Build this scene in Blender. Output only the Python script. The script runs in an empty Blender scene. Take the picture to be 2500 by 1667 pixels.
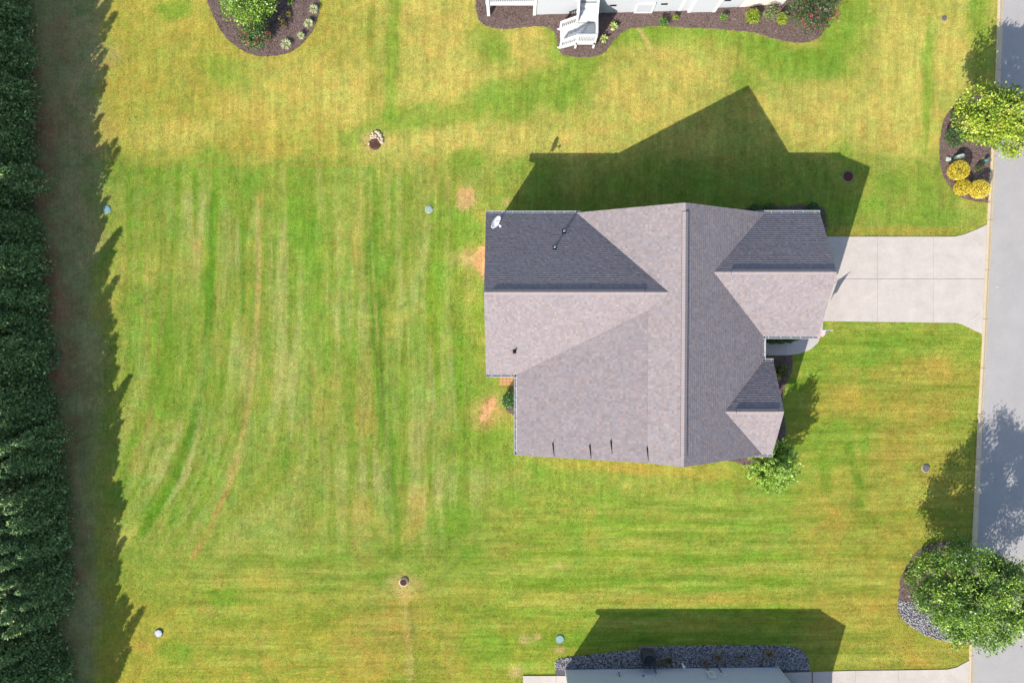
import bpy, bmesh, math, random
import numpy as np
from mathutils import Vector, Matrix
random.seed(7)
RNG = np.random.default_rng(11)
S = bpy.context.scene
C = S.collection

# ------------------------------------------------------------------ camera, sky, sun, exposure
H = 41.7            # drone height above the lawn
F = 1667.0          # focal length in photograph pixels (24 mm equivalent)
TILT = -math.atan(48 / 1667)
cam = bpy.data.cameras.new('camera'); cam.sensor_width = 36; cam.lens = 24.0; cam.clip_end = 3000
co = bpy.data.objects.new('camera', cam); C.objects.link(co)
co.location = (0, 0, H); co.rotation_euler = (TILT, 0, 0); S.camera = co

SUN_EL = math.radians(32.9)
SUN_AZ = math.radians(213.2)          # clockwise from north (+Y)
W = bpy.data.worlds.new('World'); S.world = W; W.use_nodes = True
nt = W.node_tree; bg = nt.nodes['Background']
sky = nt.nodes.new('ShaderNodeTexSky'); sky.sky_type = 'NISHITA'; sky.sun_disc = False
sky.sun_elevation = SUN_EL; sky.sun_rotation = SUN_AZ; sky.altitude = 200
nt.links.new(sky.outputs[0], bg.inputs[0]); bg.inputs[1].default_value = 0.13
sl = bpy.data.lights.new('sun', 'SUN'); sl.energy = 4.3; sl.angle = math.radians(0.5); sl.color = (1.0, 0.955, 0.89)
so = bpy.data.objects.new('sun', sl); C.objects.link(so)
sd = Vector((math.sin(SUN_AZ) * math.cos(SUN_EL), math.cos(SUN_AZ) * math.cos(SUN_EL), math.sin(SUN_EL)))
so.location = sd * 80; so.rotation_euler = sd.to_track_quat('Z', 'Y').to_euler()
S.view_settings.view_transform = 'Standard'; S.view_settings.look = 'None'
S.view_settings.exposure = 0.94; S.view_settings.gamma = 1.0; S.view_settings.use_curve_mapping = False
S.render.engine = 'CYCLES'; S.render.resolution_x = 1024; S.render.resolution_y = 682

# ------------------------------------------------------------------ helpers
def P(px, py, z=0.0):
    """ground position (at height z) of a point seen at a place in the photograph"""
    x = (px - 1250) / F; y = -(py - 833.5) / F; w = -1.0
    y, w = y * math.cos(TILT) - w * math.sin(TILT), y * math.sin(TILT) + w * math.cos(TILT)
    s = (z - H) / w
    return (x * s, y * s, z)
def PX(x, y, z=0.0):
    """arrays of ground x, y -> photograph pixels"""
    w = z - H
    yc = y * math.cos(TILT) + w * math.sin(TILT); wc = -y * math.sin(TILT) + w * math.cos(TILT)
    return 1250 + F * x / (-wc), 833.5 - F * yc / (-wc)
def poly_px(pts, z=0.0): return [P(a, b, z)[:2] for a, b in pts]
K = 1.62
def lin(c):
    c = c / 255.0
    return c / 12.92 if c <= 0.04045 else ((c + 0.055) / 1.055) ** 2.4
def col(r, g, b, k=K): return (lin(r) / k, lin(g) / k, lin(b) / k)

def mat(name, base=(0.5, 0.5, 0.5), rough=0.9, spec=0.15, attr=False, nscale=0, namp=0.0, bump=0.0, bscale=40, metal=0.0, detail=4, transl=0.0, warp=None, nscale2=0, namp2=0):
    m = bpy.data.materials.new(name); m.use_nodes = True
    t = m.node_tree; b = t.nodes['Principled BSDF']
    b.inputs['Roughness'].default_value = rough; b.inputs['Specular IOR Level'].default_value = spec; b.inputs['Metallic'].default_value = metal
    tc = t.nodes.new('ShaderNodeTexCoord')
    geo = t.nodes.new('ShaderNodeNewGeometry')
    if attr:
        a = t.nodes.new('ShaderNodeAttribute'); a.attribute_name = 'Col'; src = a.outputs['Color']
    else:
        r = t.nodes.new('ShaderNodeRGB'); r.outputs[0].default_value = (*base, 1); src = r.outputs[0]
    def nz(scale, amp, src):
        n = t.nodes.new('ShaderNodeTexNoise'); n.inputs['Scale'].default_value = scale; n.inputs['Detail'].default_value = detail; n.inputs['Roughness'].default_value = 0.65
        if warp:
            mp = t.nodes.new('ShaderNodeMapping'); mp.inputs['Scale'].default_value = warp
            t.links.new(geo.outputs['Position'], mp.inputs[0]); t.links.new(mp.outputs[0], n.inputs['Vector'])
        else: t.links.new(geo.outputs['Position'], n.inputs['Vector'])
        mr = t.nodes.new('ShaderNodeMapRange'); mr.inputs[1].default_value = 0.25; mr.inputs[2].default_value = 0.75
        mr.inputs[3].default_value = 1 - amp; mr.inputs[4].default_value = 1 + amp; mr.clamp = False
        t.links.new(n.outputs['Fac'], mr.inputs[0])
        mx = t.nodes.new('ShaderNodeMix'); mx.data_type = 'RGBA'; mx.blend_type = 'MULTIPLY'; mx.inputs[0].default_value = 1
        t.links.new(src, mx.inputs[6]); t.links.new(mr.outputs[0], mx.inputs[7])
        return mx.outputs[2]
    if nscale: src = nz(nscale, namp, src)
    if nscale2: src = nz(nscale2, namp2, src)
    t.links.new(src, b.inputs['Base Color'])
    if bump:
        n = t.nodes.new('ShaderNodeTexNoise'); n.inputs['Scale'].default_value = bscale; n.inputs['Detail'].default_value = 3
        t.links.new(geo.outputs['Position'], n.inputs['Vector'])
        bp = t.nodes.new('ShaderNodeBump'); bp.inputs['Strength'].default_value = 1; bp.inputs['Distance'].default_value = bump
        t.links.new(n.outputs['Fac'], bp.inputs['Height']); t.links.new(bp.outputs[0], b.inputs['Normal'])
    if transl:
        out = t.nodes['Material Output']; tr = t.nodes.new('ShaderNodeBsdfTranslucent'); ms = t.nodes.new('ShaderNodeMixShader')
        ms.inputs[0].default_value = transl; t.links.new(src, tr.inputs[0])
        t.links.new(b.outputs[0], ms.inputs[1]); t.links.new(tr.outputs[0], ms.inputs[2]); t.links.new(ms.outputs[0], out.inputs[0])
    return m

ORG = {}
def tag(o, label=None, cat=None, group=None, kind=None):
    if label: o['label'] = label
    if cat: o['category'] = cat
    if group: o['group'] = group
    if kind: o['kind'] = kind
    return o
def thing(name, loc, label, cat, group=None):
    o = bpy.data.objects.new(name, None); C.objects.link(o); o.location = loc; o.empty_display_size = 0.2
    ORG[o.name] = Vector(loc)
    return tag(o, label, cat, group)
def link(name, me, m, parent=None, kind=None, origin=None):
    if m is not None and not me.materials:
        me.materials.append(m)
    o = bpy.data.objects.new(name, me); C.objects.link(o)
    if parent is not None:
        o.parent = parent; ORG[o.name] = ORG[parent.name]
    else:
        ORG[o.name] = Vector(origin) if origin is not None else Vector((0, 0, 0)); o.location = ORG[o.name]
    if kind: o['kind'] = kind
    return o
def fastmesh(name, V, k, m, parent=None, cols=None, kind=None, origin=None, smooth=False, uv=None):
    """V: (n*k,3) separate polygons of k corners each; cols: (n*k,3)"""
    V = np.asarray(V, dtype=np.float32); n = len(V) // k
    off = ORG[parent.name] if parent is not None else (origin if origin is not None else (0, 0, 0))
    V = V - np.array(off, dtype=np.float32)
    me = bpy.data.meshes.new(name)
    me.vertices.add(n * k); me.vertices.foreach_set('co', V.ravel())
    me.loops.add(n * k); me.loops.foreach_set('vertex_index', np.arange(n * k, dtype=np.int32))
    me.polygons.add(n); me.polygons.foreach_set('loop_start', np.arange(0, n * k, k, dtype=np.int32)); me.polygons.foreach_set('loop_total', np.full(n, k, dtype=np.int32))
    if cols is not None:
        ca = me.color_attributes.new('Col', 'FLOAT_COLOR', 'POINT')
        ca.data.foreach_set('color', np.concatenate([cols, np.ones((n * k, 1))], 1).astype(np.float32).ravel())
    me.update(); me.validate()
    return link(name, me, m, parent, kind, origin)

class MB:
    def __init__(s): s.v = []; s.f = []; s.mi = []; s.c = []
    def add(s, vs, fs, mi=0):
        o = len(s.v); s.v += [tuple(v) for v in vs]; s.f += [tuple(i + o for i in f) for f in fs]; s.mi += [mi] * len(fs)
    def box(s, x0, x1, y0, y1, z0, z1, mi=0):
        s.add([(x0, y0, z0), (x1, y0, z0), (x1, y1, z0), (x0, y1, z0), (x0, y0, z1), (x1, y0, z1), (x1, y1, z1), (x0, y1, z1)],
              [(3, 2, 1, 0), (4, 5, 6, 7), (0, 1, 5, 4), (1, 2, 6, 5), (2, 3, 7, 6), (3, 0, 4, 7)], mi)
    def bar(s, a, b, w, h, mi=0):
        """square bar from a to b, width w (sideways), height h"""
        a = Vector(a); b = Vector(b); d = (b - a).normalized()
        up = Vector((0, 0, 1)) if abs(d.z) < 0.95 else Vector((1, 0, 0))
        r = d.cross(up).normalized() * (w / 2); u = r.cross(d).normalized() * (h / 2)
        s.add([a - r - u, a + r - u, a + r + u, a - r + u, b - r - u, b + r - u, b + r + u, b - r + u],
              [(3, 2, 1, 0), (4, 5, 6, 7), (0, 1, 5, 4), (1, 2, 6, 5), (2, 3, 7, 6), (3, 0, 4, 7)], mi)
    def tube(s, pts, rad, n=8, mi=0, cap=True):
        rings = []
        for i, p in enumerate(pts):
            p = Vector(p); d = (Vector(pts[min(i + 1, len(pts) - 1)]) - Vector(pts[max(i - 1, 0)])).normalized()
            up = Vector((0, 0, 1)) if abs(d.z) < 0.9 else Vector((1, 0, 0))
            r = d.cross(up).normalized(); u = r.cross(d)
            rr = rad[i] if hasattr(rad, '__len__') else rad
            rings.append([p + (r * math.cos(2 * math.pi * k / n) + u * math.sin(2 * math.pi * k / n)) * rr for k in range(n)])
        vs = [v for r in rings for v in r]; fs = []
        for i in range(len(pts) - 1):
            for k in range(n):
                fs.append((i * n + k, i * n + (k + 1) % n, (i + 1) * n + (k + 1) % n, (i + 1) * n + k))
        if cap: fs += [tuple(range(n - 1, -1, -1)), tuple((len(pts) - 1) * n + k for k in range(n))]
        s.add(vs, fs, mi)
    def lathe(s, c, prof, n=24, mi=0):
        vs = []; fs = []
        for r, z in prof:
            for k in range(n): vs.append((c[0] + r * math.cos(2 * math.pi * k / n), c[1] + r * math.sin(2 * math.pi * k / n), c[2] + z))
        for i in range(len(prof) - 1):
            for k in range(n): fs.append((i * n + k, i * n + (k + 1) % n, (i + 1) * n + (k + 1) % n, (i + 1) * n + k))
        fs.append(tuple((len(prof) - 1) * n + k for k in range(n)))
        s.add(vs, fs, mi)
    def prism(s, pts, z0, z1, mi=0):
        n = len(pts)
        a = sum(pts[i][0] * pts[(i + 1) % n][1] - pts[(i + 1) % n][0] * pts[i][1] for i in range(n))
        if a < 0: pts = pts[::-1]
        s.add([(p[0], p[1], z0) for p in pts] + [(p[0], p[1], z1) for p in pts],
              [tuple(range(n, 2 * n))] + [(i, (i + 1) % n, n + (i + 1) % n, n + i) for i in range(n)], mi)
    def build(s, name, m, parent=None, kind=None, origin=None, smooth=False):
        off = ORG[parent.name] if parent is not None else Vector(origin if origin is not None else (0, 0, 0))
        me = bpy.data.meshes.new(name)
        me.from_pydata([(v[0] - off[0], v[1] - off[1], v[2] - off[2]) for v in s.v], [], s.f)
        for mm in (m if isinstance(m, (list, tuple)) else [m]): me.materials.append(mm)
        me.polygons.foreach_set('material_index', s.mi)
        if smooth: me.polygons.foreach_set('use_smooth', [True] * len(me.polygons))
        me.update()
        return link(name, me, None, parent, kind, origin)

def smooth_poly(pts, n=6, closed=True):
    out = []; N = len(pts)
    for i in range(N if closed else N - 1):
        g = lambda j: pts[j % N] if closed else pts[max(0, min(N - 1, j))]
        p0, p1, p2, p3 = g(i - 1), g(i), g(i + 1), g(i + 2)
        for k in range(n):
            t = k / n
            out.append(tuple(0.5 * ((2 * p1[a]) + (-p0[a] + p2[a]) * t + (2 * p0[a] - 5 * p1[a] + 4 * p2[a] - p3[a]) * t * t + (-p0[a] + 3 * p1[a] - 3 * p2[a] + p3[a]) * t ** 3) for a in (0, 1)))
    if not closed: out.append(tuple(pts[-1]))
    return out
def inpoly(x, y, poly):
    r = np.zeros(len(x), bool); n = len(poly); j = n - 1
    for i in range(n):
        xi, yi = poly[i]; xj, yj = poly[j]
        if yi != yj:
            r ^= ((yi > y) != (yj > y)) & (x < (xj - xi) * (y - yi) / (yj - yi) + xi)
        j = i
    return r
def vnoise(x, y, seed=0):
    def h(ix, iy):
        v = np.sin(ix * 127.1 + iy * 311.7 + seed * 74.7) * 43758.5453
        return v - np.floor(v)
    ix = np.floor(x); iy = np.floor(y); fx = x - ix; fy = y - iy
    fx = fx * fx * (3 - 2 * fx); fy = fy * fy * (3 - 2 * fy)
    return (h(ix, iy) * (1 - fx) + h(ix + 1, iy) * fx) * (1 - fy) + (h(ix, iy + 1) * (1 - fx) + h(ix + 1, iy + 1) * fx) * fy
def fbm(x, y, seed=0, o=4):
    s = 0; a = 0.5; t = 0
    for i in range(o):
        s = s + a * vnoise(x, y, seed + i); t += a; x = x * 2.03 + 5.1; y = y * 2.03 + 3.7; a *= 0.55
    return s / t

# ------------------------------------------------------------------ materials
M = {}
def lawn_material():
    m = bpy.data.materials.new('lawn_grass'); m.use_nodes = True; t = m.node_tree; b = t.nodes['Principled BSDF']
    b.inputs['Roughness'].default_value = 1; b.inputs['Specular IOR Level'].default_value = .02
    geo = t.nodes.new('ShaderNodeNewGeometry'); at = t.nodes.new('ShaderNodeAttribute'); at.attribute_name = 'Col'
    def noise(scale, stretch, detail=3, rough=.6):
        mp = t.nodes.new('ShaderNodeMapping'); mp.inputs['Scale'].default_value = stretch; n = t.nodes.new('ShaderNodeTexNoise')
        n.inputs['Scale'].default_value = scale; n.inputs['Detail'].default_value = detail; n.inputs['Roughness'].default_value = rough
        t.links.new(geo.outputs['Position'], mp.inputs[0]); t.links.new(mp.outputs[0], n.inputs['Vector']); return n.outputs['Fac']
    def rng(src, lo, hi, a=.3, b_=.7):
        r = t.nodes.new('ShaderNodeMapRange'); r.clamp = False; r.inputs[1].default_value = a; r.inputs[2].default_value = b_; r.inputs[3].default_value = lo; r.inputs[4].default_value = hi
        t.links.new(src, r.inputs[0]); return r.outputs[0]
    def mul(a_, b_):
        x = t.nodes.new('ShaderNodeMath'); x.operation = 'MULTIPLY'; t.links.new(a_, x.inputs[0]); t.links.new(b_, x.inputs[1]); return x.outputs[0]
    grain = rng(noise(16, (1, 1, 1), 2, .7), .72, 1.28); clump = rng(noise(5, (1, 1, 1), 3), .86, 1.14)
    sv = rng(noise(7, (1, .07, 1), 2), .91, 1.09); sh_ = rng(noise(7, (.05, 1, 1), 2), .88, 1.12)
    mx = t.nodes.new('ShaderNodeMix'); mx.data_type = 'FLOAT'; t.links.new(at.outputs['Alpha'], mx.inputs[0]); t.links.new(sv, mx.inputs[2]); t.links.new(sh_, mx.inputs[3])
    f = mul(mul(grain, clump), mx.outputs[0])
    v = t.nodes.new('ShaderNodeVectorMath'); v.operation = 'SCALE'; t.links.new(at.outputs['Color'], v.inputs[0]); t.links.new(f, v.inputs['Scale'])
    # single dry straws and fresh blades: small hue shift
    hs = t.nodes.new('ShaderNodeMix'); hs.data_type = 'RGBA'; hs.blend_type = 'MULTIPLY'; hs.inputs[0].default_value = 1
    cr = t.nodes.new('ShaderNodeValToRGB'); cr.color_ramp.elements[0].position = .35; cr.color_ramp.elements[0].color = (.80, 1.0, .72, 1); cr.color_ramp.elements[1].position = .65; cr.color_ramp.elements[1].color = (1.22, 1.0, 1.22, 1)
    t.links.new(noise(9, (1, 1, 1), 2), cr.inputs[0]); t.links.new(v.outputs[0], hs.inputs[6]); t.links.new(cr.outputs[0], hs.inputs[7])
    t.links.new(hs.outputs[2], b.inputs['Base Color'])
    bp = t.nodes.new('ShaderNodeBump'); bp.inputs['Distance'].default_value = .06; t.links.new(noise(20, (1, 1, 1), 3), bp.inputs['Height']); t.links.new(bp.outputs[0], b.inputs['Normal'])
    return m
M['lawn'] = lawn_material()
M['blade'] = mat('grass_blades', attr=True, rough=0.9, spec=0.05, transl=0.2)
M['road'] = mat('asphalt', col(193, 187, 182), rough=0.95, spec=0.1, nscale=34, namp=0.13, bump=0.008, bscale=50, nscale2=0.6, namp2=0.08)
M['kerb'] = mat('kerb_concrete', col(236, 212, 174), rough=0.9, nscale=9, namp=0.10, nscale2=1.2, namp2=0.07)
M['drive'] = mat('driveway_concrete', col(221, 208, 196), rough=0.9, nscale=1.1, namp=0.10, nscale2=5, namp2=0.045)
M['walk'] = mat('walk_concrete', col(216, 206, 198), rough=0.9, nscale=2, namp=0.08, nscale2=30, namp2=0.04)
M['joint'] = mat('joint_filler', col(206, 193, 180), rough=1)
M['rust_joint'] = mat('rust_stained_joint', col(150, 100, 80), rough=1)
M['mulch'] = mat('mulch_bed', col(136, 116, 109), rough=1, spec=0.02, nscale=14, namp=0.3, bump=0.05, bscale=16)
M['chip'] = mat('mulch_chips', attr=True, rough=0.95, spec=0.05)
M['gravelbase'] = mat('gravel_bed_soil', col(110, 108, 112), rough=1, nscale=20, namp=0.3, bump=0.04, bscale=25)
M['stone'] = mat('river_stone', attr=True, rough=0.6, spec=0.3)
M['shingle'] = mat('asphalt_shingle', attr=True, rough=0.95, spec=0.1, nscale=60, namp=0.10, detail=2, nscale2=1.6, namp2=0.05, warp=(.35, 1.6, 1))
M['deck_felt'] = mat('roof_underlay', (0.05, 0.05, 0.055), rough=1)
M['vent_black'] = mat('black_vent_plastic', (0.012, 0.012, 0.014), rough=0.7)
M['white'] = mat('white_paint', (0.50, 0.50, 0.495), rough=0.5, spec=0.3, nscale=3, namp=0.03)
M['siding'] = mat('pale_siding', (0.345, 0.355, 0.375), rough=0.7, nscale=6, namp=0.03)
M['siding2'] = mat('cream_siding', (0.60, 0.55, 0.46), rough=0.7, nscale=6, namp=0.03)
M['glass'] = mat('dark_window_glass', (0.03, 0.035, 0.04), rough=0.08, spec=0.6)
M['dish'] = mat('dish_grey_paint', (0.70, 0.71, 0.72), rough=0.4, spec=0.3)
M['lead'] = mat('black_pipe_boot', (0.02, 0.02, 0.022), rough=0.6)
M['pipe'] = mat('pvc_pipe', (0.55, 0.55, 0.55), rough=0.5)
M['bark'] = mat('tree_bark', (0.10, 0.075, 0.055), rough=1, nscale=20, namp=0.3)
M['leaf'] = mat('tree_leaves', attr=True, rough=0.42, spec=0.5, transl=0.24)
M['needle'] = mat('cypress_sprays', attr=True, rough=0.6, spec=0.25, transl=0.12)
M['paver'] = mat('tan_paver', col(206, 160, 112), rough=0.95, nscale=12, namp=0.12)
M['clay'] = mat('red_clay', col(222, 168, 128), rough=1, nscale=6, namp=0.15, bump=0.05, bscale=8)
M['green_lid'] = mat('green_plastic_lid', col(150, 190, 176), rough=0.5, spec=0.3, nscale=7, namp=0.06)
M['pale_lid'] = mat('pale_green_lid', col(168, 188, 172), rough=0.5, spec=0.3, nscale=7, namp=0.06)
M['blue_lid'] = mat('blue_green_lid', col(140, 176, 178), rough=0.5, spec=0.3, nscale=7, namp=0.06)
M['grey_lid'] = mat('grey_plastic_lid', col(205, 212, 214), rough=0.5, spec=0.3, nscale=7, namp=0.05)
M['dgrey_lid'] = mat('weathered_grey_lid', col(120, 116, 120), rough=0.7, nscale=9, namp=0.15)
M['rust'] = mat('rusty_iron', col(116, 76, 64), rough=0.9, nscale=14, namp=0.3)
M['concrete'] = mat('weathered_concrete', col(160, 148, 134), rough=1, nscale=9, namp=0.15)
M['dconcrete'] = mat('dark_stained_concrete', col(96, 82, 72), rough=1, nscale=9, namp=0.2)
M['sand'] = mat('pale_rock', col(225, 205, 172), rough=1, nscale=12, namp=0.15)
M['pedestal'] = mat('pale_green_pedestal', col(214, 236, 214), rough=0.5, spec=0.3)
M['teal'] = mat('teal_plastic', col(70, 170, 140), rough=0.5)
M['ac'] = mat('dark_ac_metal', (0.055, 0.06, 0.065), rough=0.45, spec=0.4)
M['acfan'] = mat('ac_fan_cowl', (0.02, 0.022, 0.03), rough=0.25, spec=0.6)
M['flag_red'] = mat('flag_red', (0.45, 0.03, 0.05), rough=0.8)
M['flag_blue'] = mat('flag_blue', (0.03, 0.05, 0.20), rough=0.8)
M['stoneveneer'] = mat('stone_veneer', (0.55, 0.49, 0.43), rough=0.9, nscale=5, namp=0.2, bump=0.03, bscale=6)
M['found'] = mat('foundation_stucco', (0.36, 0.37, 0.385), rough=0.9, nscale=4, namp=0.04)

# ------------------------------------------------------------------ ground outlines
KERB = [(-260, 2443, 2458), (0, 2436, 2450.5), (80, 2433.5, 2450), (203, 2429, 2444.5), (310, 2423, 2438.5), (500, 2411.8, 2427.3), (680, 2403.5, 2418.5), (860, 2396, 2410.3), (1020, 2387, 2401.7), (1170, 2380, 2395), (1320, 2373, 2388.3), (1500, 2368.5, 2383), (1667, 2364.5, 2377.5), (2000, 2358, 2371)]
ky = np.array([k[0] for k in KERB]); kl = np.array([k[1] for k in KERB]); kr = np.array([k[2] for k in KERB])
def KL(y): return float(np.interp(y, ky, kl))
def KR(y): return float(np.interp(y, ky, kr))
bed_nw = poly_px(smooth_poly([(505, -10), (515, 25), (530, 60), (550, 90), (575, 112), (605, 130), (640, 138), (680, 136), (715, 125), (745, 100), (765, 70), (777, 35), (778, 0), (768, -40), (700, -70), (600, -75), (525, -50)], 5))
bed_n = poly_px(smooth_poly([(1160, -60), (1162, 0), (1163, 25), (1170, 50), (1190, 65), (1230, 72), (1290, 66), (1335, 67), (1352, 78), (1360, 98), (1363, 120), (1374, 133), (1400, 140), (1435, 140), (1470, 132), (1490, 110), (1510, 86), (1540, 71), (1600, 64), (1680, 68), (1740, 71), (1800, 76), (1850, 82), (1890, 95), (1930, 103), (1970, 103), (2000, 92), (2012, 70), (2030, 30), (2040, -10), (2030, -60)], 4))
bed_ne = poly_px(smooth_poly([(2426, 235), (2370, 238), (2340, 252), (2318, 272), (2302, 300), (2296, 340), (2294, 380), (2300, 420), (2315, 450), (2340, 478), (2375, 490), (2412, 494)], 5, False) + [(KL(y) - 1, y) for y in (480, 440, 400, 360, 320, 280, 240)])
bed_se = poly_px(smooth_poly([(2370, 1322), (2300, 1322), (2265, 1330), (2235, 1350), (2212, 1385), (2200, 1410), (2196, 1440), (2193, 1462)], 5, False) + [(2240, 1470), (2300, 1462), (2368, 1468), (KL(1440) - 1, 1440), (KL(1380) - 1, 1380)])
bed_se_gravel = poly_px(smooth_poly([(2193, 1463), (2193, 1490), (2205, 1512), (2235, 1535), (2262, 1551), (2300, 1562), (2365, 1566)], 5, False) + [(2366, 1530), (2367, 1469), (2300, 1463), (2240, 1471)])
bed_s = poly_px(smooth_poly([(1355, 1618), (1360, 1611), (1378, 1605), (1438, 1597), (1545, 1586), (1574, 1579), (1688, 1575), (1795, 1573), (1902, 1575), (1949, 1582), (1966, 1597), (1975, 1618), (1977, 1637)], 5, False) + [(1900, 1642), (1900, 1700), (1370, 1700), (1357, 1647)])
bed_front = poly_px([(1860, 868), (1935, 868)] + smooth_poly([(1935, 868), (1934, 895), (1926, 925), (1916, 945), (1910, 968), (1912, 1000), (1917, 1050), (1905, 1100), (1880, 1140), (1850, 1151), (1830, 1145), (1800, 1129), (1755, 1120)], 5, False) + [(1755, 1080), (1860, 1080)])
bed_ngar = poly_px(smooth_poly([(1790, 520), (1815, 509), (1900, 504), (1990, 503), (2012, 515), (2020, 540), (2016, 572)], 4, False) + [(1985, 575), (1985, 560), (1790, 560)])
bed_w = poly_px(smooth_poly([(1275, 945), (1247, 946), (1236, 960), (1232, 985), (1240, 1005), (1256, 1012), (1275, 1012)], 4, False))
drive_out = [(1980, 578), (2330, 578), (2352, 573), (2378, 563), (2409.5, 548)] + [(KL(y) - 0.5, y) for y in (580, 640, 700, 760)] + [(2397.5, 815), (2372, 803), (2352, 793), (2335, 788), (2009, 784), (1980, 784)]
drive_poly = poly_px(drive_out)
walk_out = [(1846, 836), (1918, 836), (1945, 832), (1966, 822), (1976, 806), (1979, 784.6), (2009, 784.6), (2007, 812), (1997, 836), (1978, 853), (1952, 863), (1925, 867), (1846, 867)]
walk_poly = poly_px(walk_out)
sdrive_out = [(1912, 1641), (1983, 1639), (2088, 1636), (2193, 1635), (2312, 1633), (2335, 1628), (2365.5, 1611), (2362, 1720), (1912, 1720)]
sdrive_poly = poly_px(sdrive_out)
spatio_poly = poly_px([(1277, 1648), (1386, 1648), (1386, 1720), (1277, 1720)])
road_poly = poly_px([(KL(y), y) for y in (-260, 0, 200, 400, 600, 800, 1000, 1200, 1400, 1667, 2000)]) + [(80, -60), (80, 60)]
hard = [bed_nw, bed_n, bed_ne, bed_se, bed_se_gravel, bed_s, bed_front, bed_ngar, bed_w, drive_poly, walk_poly, sdrive_poly, spatio_poly, road_poly]
dirt_patches = [
    [(1117, 468), (1125, 460), (1140, 462), (1152, 460), (1158, 470), (1157, 485), (1152, 500), (1140, 510), (1125, 512), (1113, 503), (1112, 485)],
    [(1122, 620), (1140, 618), (1152, 626), (1168, 610), (1185, 600), (1200, 600), (1200, 690), (1186, 688), (1172, 668), (1160, 652), (1148, 645), (1130, 634)],
    [(1176, 995), (1188, 986), (1200, 972), (1210, 970), (1212, 985), (1206, 995), (1198, 1005), (1194, 1020), (1190, 1024), (1180, 1012)],
    [(1170, 1024), (1178, 1012), (1186, 1018), (1192, 1024), (1186, 1030), (1174, 1028)]]

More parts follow.
